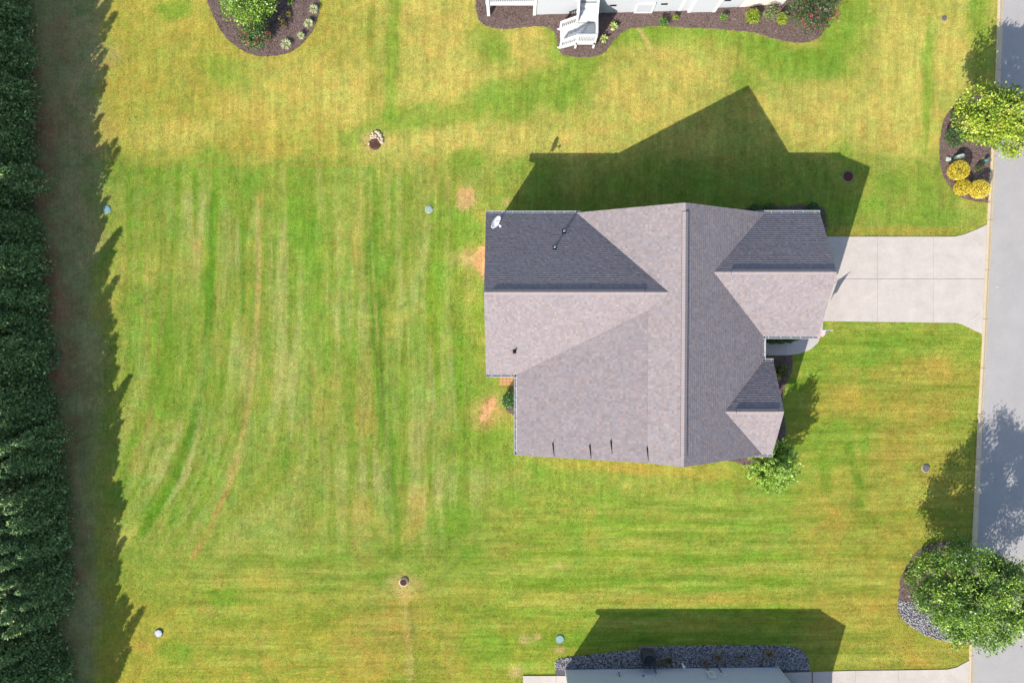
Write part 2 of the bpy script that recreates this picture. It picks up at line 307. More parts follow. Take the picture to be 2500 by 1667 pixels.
# ------------------------------------------------------------------ lawn colour (the grass itself: dry, fresh, pale and worn patches, mowing lanes)
def lawn_color(x, y):
    px, py = PX(x, y)
    A = lambda c: np.array(col(*c))[None, :]
    olive, tan, green, deep, pale, clay, brown = A((154, 164, 72)), A((218, 196, 104)), A((130, 166, 56)), A((102, 146, 42)), A((182, 184, 108)), A((220, 168, 112)), A((150, 112, 82))
    c = np.repeat(olive, len(x), 0)
    def mix(t, w):
        nonlocal c
        w = np.clip(w, 0, 1)[:, None]; c = c * (1 - w) + t * w
    sm = lambda a, b, v: np.clip((v - a) / (b - a), 0, 1) ** 2 * (3 - 2 * np.clip((v - a) / (b - a), 0, 1))
    n1 = fbm(px / 130, py / 130, 1); n2 = fbm(px / 55, py / 45, 5); n3 = fbm(px / 22, py / 22, 9); nv = fbm(px / 17, py / 160, 13); nh = fbm(px / 190, py / 15, 17); nbig = fbm(px / 330, py / 300, 23)
    u_ = px - np.interp(py, [0, 480, 620, 800, 920, 1050, 1160, 1230, 1300, 1400, 1667], [0, 0, 0, -9, -22, -47, -87, -127, -167, -230, -420]) * sm(800, 540, px)
    arc = fbm(u_ / 15, py / 230, 51, 3); arc2 = fbm(u_ / 34, py / 300, 53, 2)
    # north lots: drier grass
    north = sm(420, 355, py + (n2 - .5) * 60)
    mix(tan, north * (0.50 + 0.9 * (n1 - .42)) )
    mix(A((186, 170, 70)), north * sm(1050, 700, px) * 0.55)
    mix(green, (1 - north) * np.clip((n2 - .45) * 1.6, 0, .5))
    mix(tan, (1 - north) * np.clip((n1 - .52) * 1.6, 0, .5))
    # south edge of the picture is drier again
    south = sm(1330, 1560, py + (n1 - .5) * 160)
    mix(A((190, 172, 62)), south * 0.42 * (0.5 + n1))
    mix(A((206, 160, 82)), south * np.clip((n2 - .54) * 2.4, 0, .5) * sm(2000, 500, px) )
    def blob(cx, cy, rx, ry, t, w, rot=0.0, edge=0.5):
        a = math.radians(rot); dx = px - cx; dy = py - cy
        u = (dx * math.cos(a) + dy * math.sin(a)) / rx; v = (-dx * math.sin(a) + dy * math.cos(a)) / ry
        d = np.sqrt(u * u + v * v) + (n2 - .5) * 0.9 + (n3 - .5) * 0.5
        mix(t, w * sm(1 + edge, 1 - edge, d))
    def streak(pts, wd, t, w, soft=0.6, broken=0.6):
        best = np.full(len(px), 1e9)
        for (ax, ay), (bx, by) in zip(pts[:-1], pts[1:]):
            vx, vy = bx - ax, by - ay
            tt = np.clip(((px - ax) * vx + (py - ay) * vy) / (vx * vx + vy * vy), 0, 1)
            best = np.minimum(best, np.hypot(px - ax - tt * vx, py - ay - tt * vy))
        mix(t, w * sm(wd * (1 + soft), wd * (1 - soft), best + (n3 - .5) * wd * .8) * (1 - broken + broken * 2 * np.clip(n2 - .1, 0, .7)))
    # fresh green areas on the north lots
    for b in [(1260, 235, 170, 52, -8), (1030, 285, 150, 34, -10), (1420, 170, 50, 110, 10), (1190, 110, 60, 40, 40), (1560, 85, 200, 26, 0), (1800, 110, 120, 40, 10), (1900, 150, 90, 50, 20),
              (2065, 60, 60, 110, 10), (1990, 150, 90, 40, -10), (2265, 190, 14, 160, 2), (1815, 190, 40, 40, 0), (2050, 360, 30, 26, 0), (1140, 390, 45, 30, 0), (880, 330, 60, 26, 0), (430, 20, 40, 26, 0), (2390, 60, 30, 120, 0), (1355, 90, 24, 60, 0), (560, 180, 90, 40, 20), (960, 120, 18, 170, 3)]:
        blob(b[0], b[1], b[2], b[3], green, 0.72, b[4])
    for b in [(1080, 150, 90, 120, 0), (1050, 340, 120, 26, 0), (1700, 160, 130, 60, 0), (1560, 230, 120, 70, 0), (2180, 230, 60, 140, 0), (2050, 280, 120, 70, 0), (1320, 345, 110, 30, 0), (700, 220, 160, 90, 0), (850, 240, 60, 90, 0), (430, 330, 130, 40, 0), (1300, 110, 50, 40, 0), (2330, 150, 50, 80, 0)]:
        blob(b[0], b[1], b[2], b[3], tan, 0.50, b[4])
    # garden behind the house
    for b in [(560, 590, 90, 90, 0), (500, 560, 50, 70, 0), (480, 500, 60, 22, 0), (600, 520, 40, 40, 0), (700, 880, 40, 200, 0), (430, 1160, 60, 120, 20), (590, 880, 40, 60, 0), (470, 1090, 46, 90, 15), (840, 760, 50, 70, 0), (1040, 1010, 50, 120, 5), (1020, 720, 50, 120, 0), (1080, 1190, 110, 50, 0), (900, 1160, 70, 40, 0)]:
        blob(b[0], b[1], b[2], b[3], pale, 0.75 * sm(.36, .60, arc), b[4], .8)
    for b in [(440, 430, 90, 30, 0), (520, 410, 60, 60, 0), (730, 520, 40, 80, 0), (760, 640, 34, 120, 0), (400, 900, 34, 150, 0), (330, 820, 22, 90, 0), (790, 830, 20, 70, 0), (1075, 680, 26, 110, 0), (1130, 560, 50, 60, 0), (1190, 760, 40, 60, 0), (1120, 900, 50, 90, 0), (960, 1000, 26, 160, 2), (330, 1230, 60, 60, 0), (540, 1460, 60, 20, 0), (520, 1180, 30, 60, 20), (1180, 1060, 60, 40, 0), (1100, 1270, 50, 40, 0), (420, 1590, 40, 26, 0), (1180, 1580, 70, 50, 0)]:
        blob(b[0], b[1], b[2], b[3], green, 0.66, b[4])
    for b in [(880, 1260, 26, 70, 0), (1010, 1250, 40, 60, 0), (890, 1010, 26, 60, 0), (610, 700, 14, 120, 3), (470, 660, 26, 70, 20), (860, 560, 26, 90, 0), (950, 1540, 30, 80, 0), (1010, 1500, 50, 60, 0), (890, 1560, 60, 90, 0), (1280, 1290, 60, 30, 0), (1260, 1350, 60, 20, 0), (1100, 1600, 20, 50, 0), (500, 1480, 26, 14, 50), (640, 1570, 16, 30, 30)]:
        blob(b[0], b[1], b[2], b[3], A((202, 162, 88)), 0.40, b[4], .9)
    streak([(516, 480), (517, 620), (508, 800), (495, 920), (470, 1050), (430, 1160), (390, 1230), (350, 1300)], 11, deep, .95, .5, .35)
    streak([(590, 520), (592, 760)], 8, deep, .55)
    streak([(636, 480), (634, 620), (625, 800), (612, 930), (590, 1070), (560, 1180), (515, 1290), (470, 1360)], 7, A((208, 164, 98)), .65, .7, .7)
    streak([(625, 620), (617, 820), (604, 960), (580, 1080)], 4, A((112, 128, 52)), .55, .9)
    streak([(400, 490), (402, 720), (388, 850), (370, 1000), (350, 1080), (310, 1150)], 5, A((176, 146, 88)), .6, .8, .9)
    streak([(905, 420), (908, 640), (925, 850), (938, 1000), (950, 1120), (965, 1350)], 15, deep, .72, .5, .4)
    streak([(904, 430), (912, 700), (932, 960), (945, 1130)], 3, A((196, 170, 108)), .6, .8, .9)
    streak([(925, 850), (940, 1040), (950, 1200)], 4, A((96, 124, 44)), .6, .8)
    streak([(985, 1450), (1000, 1540), (1003, 1667)], 12, A((214, 178, 108)), .6, .8)
    streak([(1000, 1470), (1010, 1560), (1018, 1667)], 6, A((130, 140, 50)), .6, .8)
    streak([(908, 0), (905, 150), (903, 300)], 8, A((150, 152, 60)), .5, .8)
    streak([(1050, 690), (1052, 900), (1075, 1010), (1085, 1110)], 22, A((148, 164, 54)), .55, .2, .3)
    streak([(1046, 850), (1060, 970), (1066, 1040)], 5, A((196, 200, 138)), .32, .9, .9)
    streak([(1097, 850), (1108, 960), (1115, 1050)], 5, A((196, 200, 138)), .32, .9, .9)
    streak([(860, 402), (600, 404), (300, 400)], 3, A((170, 150, 70)), .5, .8, .9)
    streak([(1560, 70), (1575, 95), (1590, 125)], 5, A((222, 186, 122)), .7, .7)
    # a lane cut next to the pale block, ending on a straight line
    mix(pale, .35 * ((px > 655) & (px < 705) & (py > 530) & (py < 900)) * sm(.3, .6, n2 + .1))
    # front lawn
    fr = sm(1180, 1300, py) * sm(1150, 1330, px) + sm(1880, 1960, px) * sm(770, 800, py)
    fr = np.clip(fr, 0, 1); fr0 = fr; fr = np.clip(fr + .85 * sm(1200, 1380, py + (px - 900) * .1) * sm(300, 480, px), 0, 1)
    mix(A((152, 168, 62)), fr0 * .45); mix(A((176, 166, 74)), sm(1900, 2000, px) * sm(780, 850, py) * (.40 + .5 * sm(.40, .60, n1)))
    mix(A((124, 164, 48)), fr0 * .50 * sm(.45, .7, .5 + .5 * np.sin(py / 45 * 2 * math.pi / 1.5 + 1.0 + (n1 - .5) * 2)) * sm(2000, 1900, px))
    mix(A((192, 186, 92)), fr * .42 * sm(.5, .75, nh)); mix(A((118, 158, 46)), fr * .35 * sm(.46, .28, nh))
    for b in [(2140, 860, 140, 40, 0), (1990, 900, 40, 90, 0), (2110, 1050, 12, 150, 0), (2030, 1080, 60, 100, 0), (1980, 830, 60, 30, 0), (2350, 860, 50, 60, 0), (2200, 830, 120, 26, 0), (2330, 590, 60, 30, 0), (2100, 500, 80, 20, 0), (2250, 530, 80, 22, 0)]:
        blob(b[0], b[1], b[2], b[3], green, 0.50, b[4])
    streak([(2075, 1090), (2095, 1180), (2100, 1260)], 11, deep, .6)
    streak([(2010, 1120), (2020, 1200)], 14, deep, .45)
    for b in [(2060, 980, 70, 40, 0), (2280, 900, 80, 30, 0), (2260, 1010, 60, 50, 0), (2180, 1080, 30, 60, 0), (2240, 565, 110, 10, 0), (2080, 566, 50, 12, 0), (2060, 1270, 40, 30, 0), (1720, 1465, 200, 14, 0), (2120, 1490, 90, 40, 0), (2240, 1600, 60, 30, 0), (1700, 1150, 130, 22, 6), (1500, 1140, 130, 12, 4)]:
        blob(b[0], b[1], b[2], b[3], A((194, 166, 78)), 0.6, b[4], .8)
    # worn clay
    for q in dirt_patches:
        cx = sum(p[0] for p in q) / len(q); cy = sum(p[1] for p in q) / len(q)
        blob(cx, cy, 34, 30, A((206, 170, 104)), .55, 0, .7)
    for q in dirt_patches:
        qs = smooth_poly(q, 4); qa = np.array(qs); near = (np.abs(px - qa[:, 0].mean()) < 90) & (np.abs(py - qa[:, 1].mean()) < 90); w = np.zeros(len(px)); sx, sy = px[near], py[near]
        for k_ in range(6):
            jx = sx + (fbm(sx / 6, sy / 6, 60 + k_ // 3) - .5) * 20; jy = sy + (fbm(sx / 6, sy / 6, 70 + k_ // 3) - .5) * 20
            w[near] += inpoly(jx, jy, qs) / 6.0
        mix(A((236, 178, 128)), w * .97)
    for cx, cy, r in [(985, 1423, 36), (913, 345, 30), (1367, 1585, 12), (1260, 1640, 16), (1236, 495, 12), (1280, 1560, 14), (1310, 1555, 10), (1365, 1380, 8), (1130, 630, 26)]:
        blob(cx, cy, r, r * .8, A((222, 184, 124)), .7, 0, .7)
    # strip beside the cypress row: bare red clay, needles and thin grass
    strip = sm(275, 205, px + (n1 - .5) * 90 + (n2 - .5) * 50)
    mix(A((186, 170, 120)), strip * .85)
    mix(A((138, 158, 88)), strip * np.clip((n2 - .45) * 3, 0, .75) * sm(120, 200, px))
    edge = np.interp(py, [0, 450, 833, 1667], [95, 110, 150, 165])
    mix(A((196, 134, 104)), sm(edge + 110, edge - 10, px + (n1 - .5) * 130) * np.clip((n2 - .40) * 3.0, 0, .7))
    # grain of the turf: clumps, mowing lines
    lf = sm(1180, 1100, px) * sm(390, 420, py) * sm(1420, 1250, py) * sm(260, 320, px)
    mix(A((186, 184, 104)), lf * .40 * sm(.46, .62, arc) * (.35 + 1.1 * n2)); mix(A((124, 160, 52)), lf * .38 * sm(.50, .36, arc2)); mix(A((114, 152, 46)), lf * .32 * sm(.42, .30, arc))
    nf = fbm(px / 7, py / 52, 41, 3); ng = fbm(px / 56, py / 6.5, 43, 3); nq = fbm(px / 9, py / 9, 47, 2)
    g = 1 + (nq - .5) * .34 + (nf - .5) * .30 * (1 - fr) * sm(250, 350, px) + (ng - .5) * .30 * fr + (n3 - .5) * .30 + (nv - .5) * .26 * (1 - fr) * sm(250, 350, px) + (nh - .5) * .26 * fr + (nbig - .5) * .16
    c = c * g[:, None]
    c = c * np.array([[1.03, 1.075, 1.02]])
    hue = (fbm(px / 30, py / 26, 31) - .5)
    c = c * np.stack([1 + hue * .42, 1 - hue * .04, 1 + hue * .10], 1)
    return np.concatenate([np.clip(c, 0.004, 1), fr[:, None]], 1)

# ------------------------------------------------------------------ ground
xs = np.concatenate([[-400, -150, -70, -45], np.arange(-36, 32.01, 0.11), [45, 70, 150, 400]])
ys = np.concatenate([[-400, -150, -70, -40], np.arange(-24, 24.01, 0.11), [40, 70, 150, 400]])
gx, gy = np.meshgrid(xs, ys); gx = gx.ravel(); gy = gy.ravel()
gc = lawn_color(gx, gy)
gz = (fbm(gx / 3, gy / 3, 3) - 0.5) * 0.02
inroad = gx > np.interp(gy, [P(0, y)[1] for y in ky[::-1]], [P((a + b) / 2, y)[0] for y, a, b in zip(ky[::-1], kl[::-1], kr[::-1])])
gz = np.where(inroad, -0.4, gz)
nx = len(xs); ny = len(ys)
ii = (np.arange(ny - 1)[:, None] * nx + np.arange(nx - 1)[None, :]).ravel()
quads = np.stack([ii, ii + 1, ii + nx + 1, ii + nx], 1).astype(np.int32)
me = bpy.data.meshes.new('lawn')
me.vertices.add(len(gx)); me.vertices.foreach_set('co', np.stack([gx, gy, gz], 1).astype(np.float32).ravel())
me.loops.add(quads.size); me.loops.foreach_set('vertex_index', quads.ravel())
me.polygons.add(len(quads)); me.polygons.foreach_set('loop_start', np.arange(0, quads.size, 4, dtype=np.int32)); me.polygons.foreach_set('loop_total', np.full(len(quads), 4, dtype=np.int32))
ca = me.color_attributes.new('Col', 'FLOAT_COLOR', 'POINT'); ca.data.foreach_set('color', gc.astype(np.float32).ravel())
me.update(); link('lawn', me, M['lawn'], kind='structure')

# road
mb = MB(); ey = list(range(-260, 2001, 80))
rv = [P(KR(y) - 2, y) for y in ey]
for a, b in zip(rv[:-1], rv[1:]): mb.add([(a[0], a[1], -0.075), (b[0], b[1], -0.075), (b[0] + 7.5, b[1], -0.04), (a[0] + 7.5, a[1], -0.04)], [(0, 1, 2, 3)])
for a, b in zip(rv[:-1], rv[1:]): mb.add([(a[0] + 7.5, a[1], -0.04), (b[0] + 7.5, b[1], -0.04), (b[0] + 11, b[1], -0.06), (a[0] + 11, a[1], -0.06)], [(0, 1, 2, 3)])
mb.build('road', M['road'], kind='structure')
# kerb in cast sections with open joints
joints = [-200, -74, 48, 170, 292, 416, 536, 658, 778, 898, 1010, 1121, 1234, 1357, 1480, 1600, 1720, 1850]
for i, (a, b) in enumerate(zip(joints[:-1], joints[1:])):
    mb = MB(); ys_ = np.linspace(a + 0.5, b - 0.5, 5); prof = []
    for y in ys_:
        l = P(KL(y), y); r = P(KR(y), y); w = r[0] - l[0]
        prof.append([(l[0], l[1], -0.2), (l[0], l[1], 0.035), (l[0] + w * .40, l[1], 0.028), (l[0] + w * .72, l[1], -0.03), (l[0] + w, l[1], -0.062), (l[0] + w, l[1], -0.2)])
    vs = [v for p in prof for v in p]; fs = []
    for k in range(4):
        for j in range(5): fs.append((k * 6 + j, (k + 1) * 6 + j, (k + 1) * 6 + j + 1, k * 6 + j + 1))
    fs += [tuple(range(5, -1, -1)), tuple(24 + k for k in range(6))]
    mb.add(vs, [f[::-1] for f in fs]); o = mb.build('kerb_section', M['kerb'], kind='structure')
mb = MB(); mb.add([v for y in range(-200, 1851, 100) for v in ((*P(KL(y) + 3, y)[:2], -0.085), (*P(KR(y) - 3, y)[:2], -0.085))], [(2 * i, 2 * i + 1, 2 * i + 3, 2 * i + 2) for i in range(20)])
mb.build('kerb_footing', M['joint'], kind='structure')

def slab_group(name, outline_px, cutx, cuty, m, z0, z1, jm=None, gap=0.45):
    """concrete slabs cut on joint lines; each slab a piece of its own"""
    root = bpy.data.objects.new(name, None); C.objects.link(root); ORG[root.name] = Vector((0, 0, 0)); root['kind'] = 'structure'
    xs_ = [-1e4] + cutx + [1e4]; ys_ = [-1e4] + cuty + [1e4]
    def clip(poly, a, b, c):   # keep a*x+b*y<=c
        out = []
        for i in range(len(poly)):
            p, q = poly[i], poly[(i + 1) % len(poly)]
            dp = a * p[0] + b * p[1] - c; dq = a * q[0] + b * q[1] - c
            if dp <= 0: out.append(p)
            if dp * dq < 0:
                t = dp / (dp - dq); out.append((p[0] + (q[0] - p[0]) * t, p[1] + (q[1] - p[1]) * t))
        return out
    for i in range(len(xs_) - 1):
        for j in range(len(ys_) - 1):
            q = outline_px
            q = clip(q, -1, 0, -(xs_[i] + gap)); q = clip(q, 1, 0, xs_[i + 1] - gap) if q else q
            q = clip(q, 0, -1, -(ys_[j] + gap)) if q else q; q = clip(q, 0, 1, ys_[j + 1] - gap) if q else q
            if len(q) >= 3:
                mb = MB(); mb.prism(poly_px(q), z0, z1); mb.build('slab', m, root)
    mb = MB(); mb.prism(poly_px(outline_px), z0, z1 - 0.02); mb.build('joint_bed', jm or M['joint'], root)
    return root
slab_group('driveway', drive_out, [2142, 2278], [681], M['drive'], -0.1, 0.035)
slab_group('front_walk', walk_out, [1918], [], M['walk'], -0.1, 0.04)
slab_group('neighbour_driveway', sdrive_out, [2088, 2193], [], M['drive'], -0.1, 0.035)
mb = MB(); mb.add([P(1982, 1639.5, .04), P(1984.5, 1639.5, .04), P(1984.5, 1720, .04), P(1982, 1720, .04)], [(3, 2, 1, 0)]); mb.build('rusty_joint', M['rust_joint'], bpy.data.objects['neighbour_driveway'])
mb = MB()
for a, b in [((2377, 583), (2399, 601)), ((2372, 779), (2394, 763))]:
    pa = P(*a, .039); pb = P(*b, .039); mb.bar(pa, pb, 0.022, 0.004)
mb.build('corner_joint', M['joint'], bpy.data.objects['driveway'])
slab_group('side_patio', [(1277, 1648), (1386, 1648), (1386, 1720), (1277, 1720)], [1358], [], M['drive'], -0.1, 0.06)

# beds
def bed(name, poly, m, z=0.03, jit=0.025):
    pl = []
    n = len(poly)
    for i in range(n):
        a = poly[i]; b = poly[(i + 1) % n]; L = math.hypot(b[0] - a[0], b[1] - a[1]); k = max(1, int(L / 0.15))
        for t in range(k): pl.append((a[0] + (b[0] - a[0]) * t / k + random.uniform(-jit, jit), a[1] + (b[1] - a[1]) * t / k + random.uniform(-jit, jit)))
    mb = MB(); mb.prism(pl, -0.03, z); return mb.build(name, m, kind='structure')
beds = [('mulch_bed', bed_nw), ('mulch_bed', bed_n), ('mulch_bed', bed_ne), ('mulch_bed', bed_se), ('mulch_bed', bed_front), ('mulch_bed', bed_ngar), ('mulch_bed', bed_w)]
for i, (n_, p_) in enumerate(beds): bed(n_, p_, M['mulch'], 0.03 + 0.004 * (i % 2))
bed('gravel_bed', bed_s, M['gravelbase']); bed('gravel_bed', bed_se_gravel, M['gravelbase'], 0.026)
def sample_poly(poly, dens):
    a = np.array(poly); lo = a.min(0); hi = a.max(0); n = int((hi - lo).prod() * dens)
    p = RNG.random((n, 2)) * (hi - lo) + lo
    return p[inpoly(p[:, 0], p[:, 1], poly)]
def unit(v): return v / np.maximum(np.linalg.norm(v, axis=1, keepdims=True), 1e-9)
def quads_oriented(c, a, b):
    return np.stack([c - a - b, c + a - b, c + a + b, c - a + b], 1).reshape(-1, 3)
pts = []
for n_, p_ in beds:
    q = sample_poly(p_, 190); pts.append(q[(q[:, 1] < 24)])
q = np.concatenate(pts); q = q + RNG.normal(size=q.shape) * .06; n = len(q)
ang = RNG.random(n) * 6.28; L = RNG.uniform(.02, .055, n); Wd = RNG.uniform(.007, .016, n)
d = np.stack([np.cos(ang), np.sin(ang), RNG.uniform(-.4, .4, n)], 1); s_ = np.stack([-np.sin(ang), np.cos(ang), RNG.uniform(-.3, .3, n)], 1)
cc = np.concatenate([q, RNG.uniform(.04, .06, (n, 1))], 1)
base = np.array(col(134, 113, 106)); tone = np.where(RNG.random(n) < .06, RNG.uniform(1.5, 2.8, n), RNG.uniform(.4, 1.5, n))
cl = np.repeat(base[None] * tone[:, None] * np.stack([np.ones(n), RNG.uniform(.9, 1.02, n), RNG.uniform(.85, 1.05, n)], 1), 4, 0)
fastmesh('mulch_chips', quads_oriented(cc, d * L[:, None], s_ * Wd[:, None]), 4, M['chip'], cols=cl, kind='stuff')
tag(bpy.data.objects['mulch_chips'], 'dark brown shredded bark mulch covering the planting beds', 'mulch')
# gravel stones (octahedra)
q = np.concatenate([sample_poly(bed_s, 260), sample_poly(bed_se_gravel, 260)]); q = q[q[:, 1] > -21.5]; n = len(q)
r = RNG.uniform(.025, .055, n); fl = r * RNG.uniform(.5, .9, n); a = RNG.random(n) * 6.28
ex = np.stack([np.cos(a), np.sin(a), RNG.uniform(-.3, .3, n)], 1) * (r * RNG.uniform(1, 1.5, n))[:, None]; ey_ = np.stack([-np.sin(a), np.cos(a), RNG.uniform(-.3, .3, n)], 1) * r[:, None]; ez = np.stack([np.zeros(n), np.zeros(n), fl], 1)
cc = np.concatenate([q, (0.035 + fl * .5)[:, None]], 1)
tri = []
for sx, sy, sz in [(1, 1, 1), (-1, 1, 1), (-1, -1, 1), (1, -1, 1), (1, 1, -1), (-1, 1, -1), (-1, -1, -1), (1, -1, -1)]:
    o3 = [cc + ex * sx, cc + ey_ * sy, cc + ez * sz]
    if sx * sy * sz < 0: o3 = o3[::-1]
    tri.append(np.stack(o3, 1))
V = np.stack(tri, 1).reshape(-1, 3)
tone = RNG.uniform(.55, 1.35, n); tone[RNG.random(n) < .10] *= 1.4
cl = np.repeat(np.array(col(178, 173, 172))[None] * tone[:, None] * np.stack([RNG.uniform(.94, 1.08, n), np.ones(n), RNG.uniform(.95, 1.08, n)], 1), 24, 0)
o = fastmesh('gravel_stones', V, 3, M['stone'], cols=cl, kind='stuff'); tag(o, 'grey river gravel filling the beds at the bottom of the picture', 'gravel')


# grass blades: turf too fine to count
nb = 330000
bx = RNG.uniform(-33, 30, nb); by = RNG.uniform(-22.5, 21.5, nb)
keep = np.ones(nb, bool)
jx_ = bx + RNG.normal(size=nb) * .05; jy_ = by + RNG.normal(size=nb) * .05
for pl in hard: keep &= ~inpoly(jx_, jy_, pl)
keep &= ~inpoly(bx, by, road_poly)
for q in dirt_patches: keep &= ~(inpoly(bx, by, poly_px(q)) & (RNG.random(nb) < .96))
keep &= ~((bx > -.9) & (bx < 16.8) & (by > -7) & (by < 5.6))
keep &= ~((PX(bx, by)[0] < 250) & (RNG.random(nb) < .55))
bx = bx[keep]; by = by[keep]; n = len(bx)
bc = lawn_color(bx, by)[:, :3] * (RNG.uniform(.72, 1.36, n) * 1.06)[:, None]
ang = RNG.random(n) * 6.28; hgt = RNG.uniform(.018, .05, n); wd = RNG.uniform(.008, .026, n)
lean = RNG.uniform(.3, 1.6, n) * hgt; la = RNG.random(n) * 6.28
p0 = np.stack([bx - np.cos(ang) * wd, by - np.sin(ang) * wd, np.zeros(n)], 1); p1 = np.stack([bx + np.cos(ang) * wd, by + np.sin(ang) * wd, np.zeros(n)], 1)
p2 = np.stack([bx + np.cos(la) * lean, by + np.sin(la) * lean, hgt], 1)
o = fastmesh('grass_blades', np.stack([p0, p1, p2], 1).reshape(-1, 3), 3, M['blade'], cols=np.repeat(bc, 3, 0), kind='stuff')
tag(o, 'short mown grass of the lawns, patchy green and straw yellow', 'grass')

# ------------------------------------------------------------------ shingled roof slopes
PAL = np.array([[.255, .225, .230], [.235, .240, .270], [.290, .250, .245], [.300, .270, .262], [.205, .185, .190], [.225, .235, .260], [.255, .215, .215], [.225, .22, .232]])
PAL_MAIN = (PAL * .52 + PAL.mean(0) * .48) * np.array([.925, .85, .815])
PAL_GREY = np.array([[.085, .09, .105], [.075, .08, .095], [.095, .10, .115], [.08, .085, .1]])
def slope(parent, e0, e1, inw, run, pitch, pal, name='roof_slope', expo=0.1425, vstart=0.0, thick=0.10):
    """e0->e1 along the eave (xyz), inw = horizontal unit toward the ridge"""
    e0 = np.array(e0, float); e1 = np.array(e1, float); u = e1 - e0; L = np.linalg.norm(u); u /= L
    cs = 1 / math.sqrt(1 + pitch ** 2); v = np.array([inw[0] * cs, inw[1] * cs, pitch * cs]); R = run / cs
    nrm = np.cross(u, v)
    if nrm[2] < 0: nrm = -nrm
    q = [e0, e1, e1 + v * R, e0 + v * R]
    mb = MB(); top = [tuple(p) for p in q]; bot = [tuple(p - np.array([0, 0, thick])) for p in q]
    mb.add(bot + top, [(4, 5, 6, 7), (3, 2, 1, 0), (0, 1, 5, 4), (1, 2, 6, 5), (2, 3, 7, 6), (3, 0, 4, 7)], 0)
    deck = mb.build(name, M['rake_edge'], parent)
    Vs = []; Cs = []
    rows = int(math.ceil(R / expo))
    for rI in range(rows):
        v0 = rI * expo - (0.03 if rI == 0 else 0); v1 = min((rI + 1) * expo + 0.02, R)
        x = -random.uniform(0, .3) ; tabs = []
        while x < L + .02:
            w = random.choice([.07, .09, .11, .13, .15, .18]) ; tabs.append((max(x, -0.02), min(x + w, L + .02))); x += w
        tabs = np.array([t for t in tabs if t[1] - t[0] > .01]); n = len(tabs)
        hb = np.where(RNG.random(n) < .5, .023, .020) + RNG.uniform(-.002, .002, n)
        ht = .004
        a = e0 + u * tabs[:, :1] + v * v0; b = e0 + u * tabs[:, 1:] + v * v0
        c_ = e0 + u * tabs[:, 1:] + v * v1; d_ = e0 + u * tabs[:, :1] + v * v1
        N = nrm[None]
        A_, B_, C_, D_ = a + N * hb[:, None], b + N * hb[:, None], c_ + N * ht, d_ + N * ht
        pc = pal[RNG.integers(0, len(pal), n)] * RNG.uniform(.92, 1.08, (n, 1))
        Vs.append(np.stack([A_, B_, C_, D_], 1)); Cs.append(np.repeat(pc, 4, 0))
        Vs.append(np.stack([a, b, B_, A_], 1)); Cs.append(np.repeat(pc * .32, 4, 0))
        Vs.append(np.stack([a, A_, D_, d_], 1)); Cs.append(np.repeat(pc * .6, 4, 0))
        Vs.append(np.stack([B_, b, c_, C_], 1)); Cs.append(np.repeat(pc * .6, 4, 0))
    Vv = np.concatenate([x.reshape(-1, 3) for x in Vs]); Cv = np.concatenate(Cs)
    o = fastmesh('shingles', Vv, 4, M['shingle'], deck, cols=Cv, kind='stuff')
    return deck
M['rake_edge'] = mat('rake_trim', (0.42, 0.38, 0.38), rough=0.8)

def ridge_vent(parent, a, b, pa, pb, pal, vent0, vent1, side_dirs):
    """cap shingles along a ridge a->b (3d points); raised vent between fractions vent0..vent1; pa,pb: pitch each side; side_dirs horizontal units"""
    a = np.array(a, float); b = np.array(b, float); L = np.linalg.norm(b - a); u = (b - a) / L
    mb = MB(); cols = []
    def cap(s0, s1, w, h, mi):
        for (dx, dy), p in zip(side_dirs, (pa, pb)):
            cs = 1 / math.sqrt(1 + p * p); dv = np.array([dx * cs, dy * cs, -p * cs])
            q0 = a + u * s0 + np.array([0, 0, h]); q1 = a + u * s1 + np.array([0, 0, h - .006])
            fs = [(0, 1, 2, 3)] if np.cross(u, dv)[2] < 0 else [(3, 2, 1, 0)]
            mb.add([q0, q0 + dv * w, q1 + dv * w, q1], fs, mi)
            lo = h * 0.98
            mb.add([q0 + dv * w, q0 + dv * w - [0, 0, lo], q1 + dv * w - [0, 0, lo], q1 + dv * w], [(0, 1, 2, 3), (3, 2, 1, 0)], 2)
            mb.add([q0, q0 - [0, 0, lo], q0 + dv * w - [0, 0, lo], q0 + dv * w], [(0, 1, 2, 3), (3, 2, 1, 0)], 1)
    s = 0.0
    while s < L:
        s1 = min(s + .15, L); inv = vent0 * L <= s < vent1 * L
        cap(s, s1, .185 if inv else .15, .075 if inv else .025, random.choice([0, 0, 3])); s = s1
    return mb.build('ridge_vent', [M['cap'], M['cap_b'], M['vent_black'], M['cap_b']], parent)
M['cap'] = mat('ridge_cap', tuple(PAL_MAIN[0] * 1.12), rough=0.95, nscale=30, namp=.15); M['cap_b'] = mat('ridge_cap_b', tuple(PAL_MAIN[3] * .98), rough=0.95, nscale=30, namp=.15)

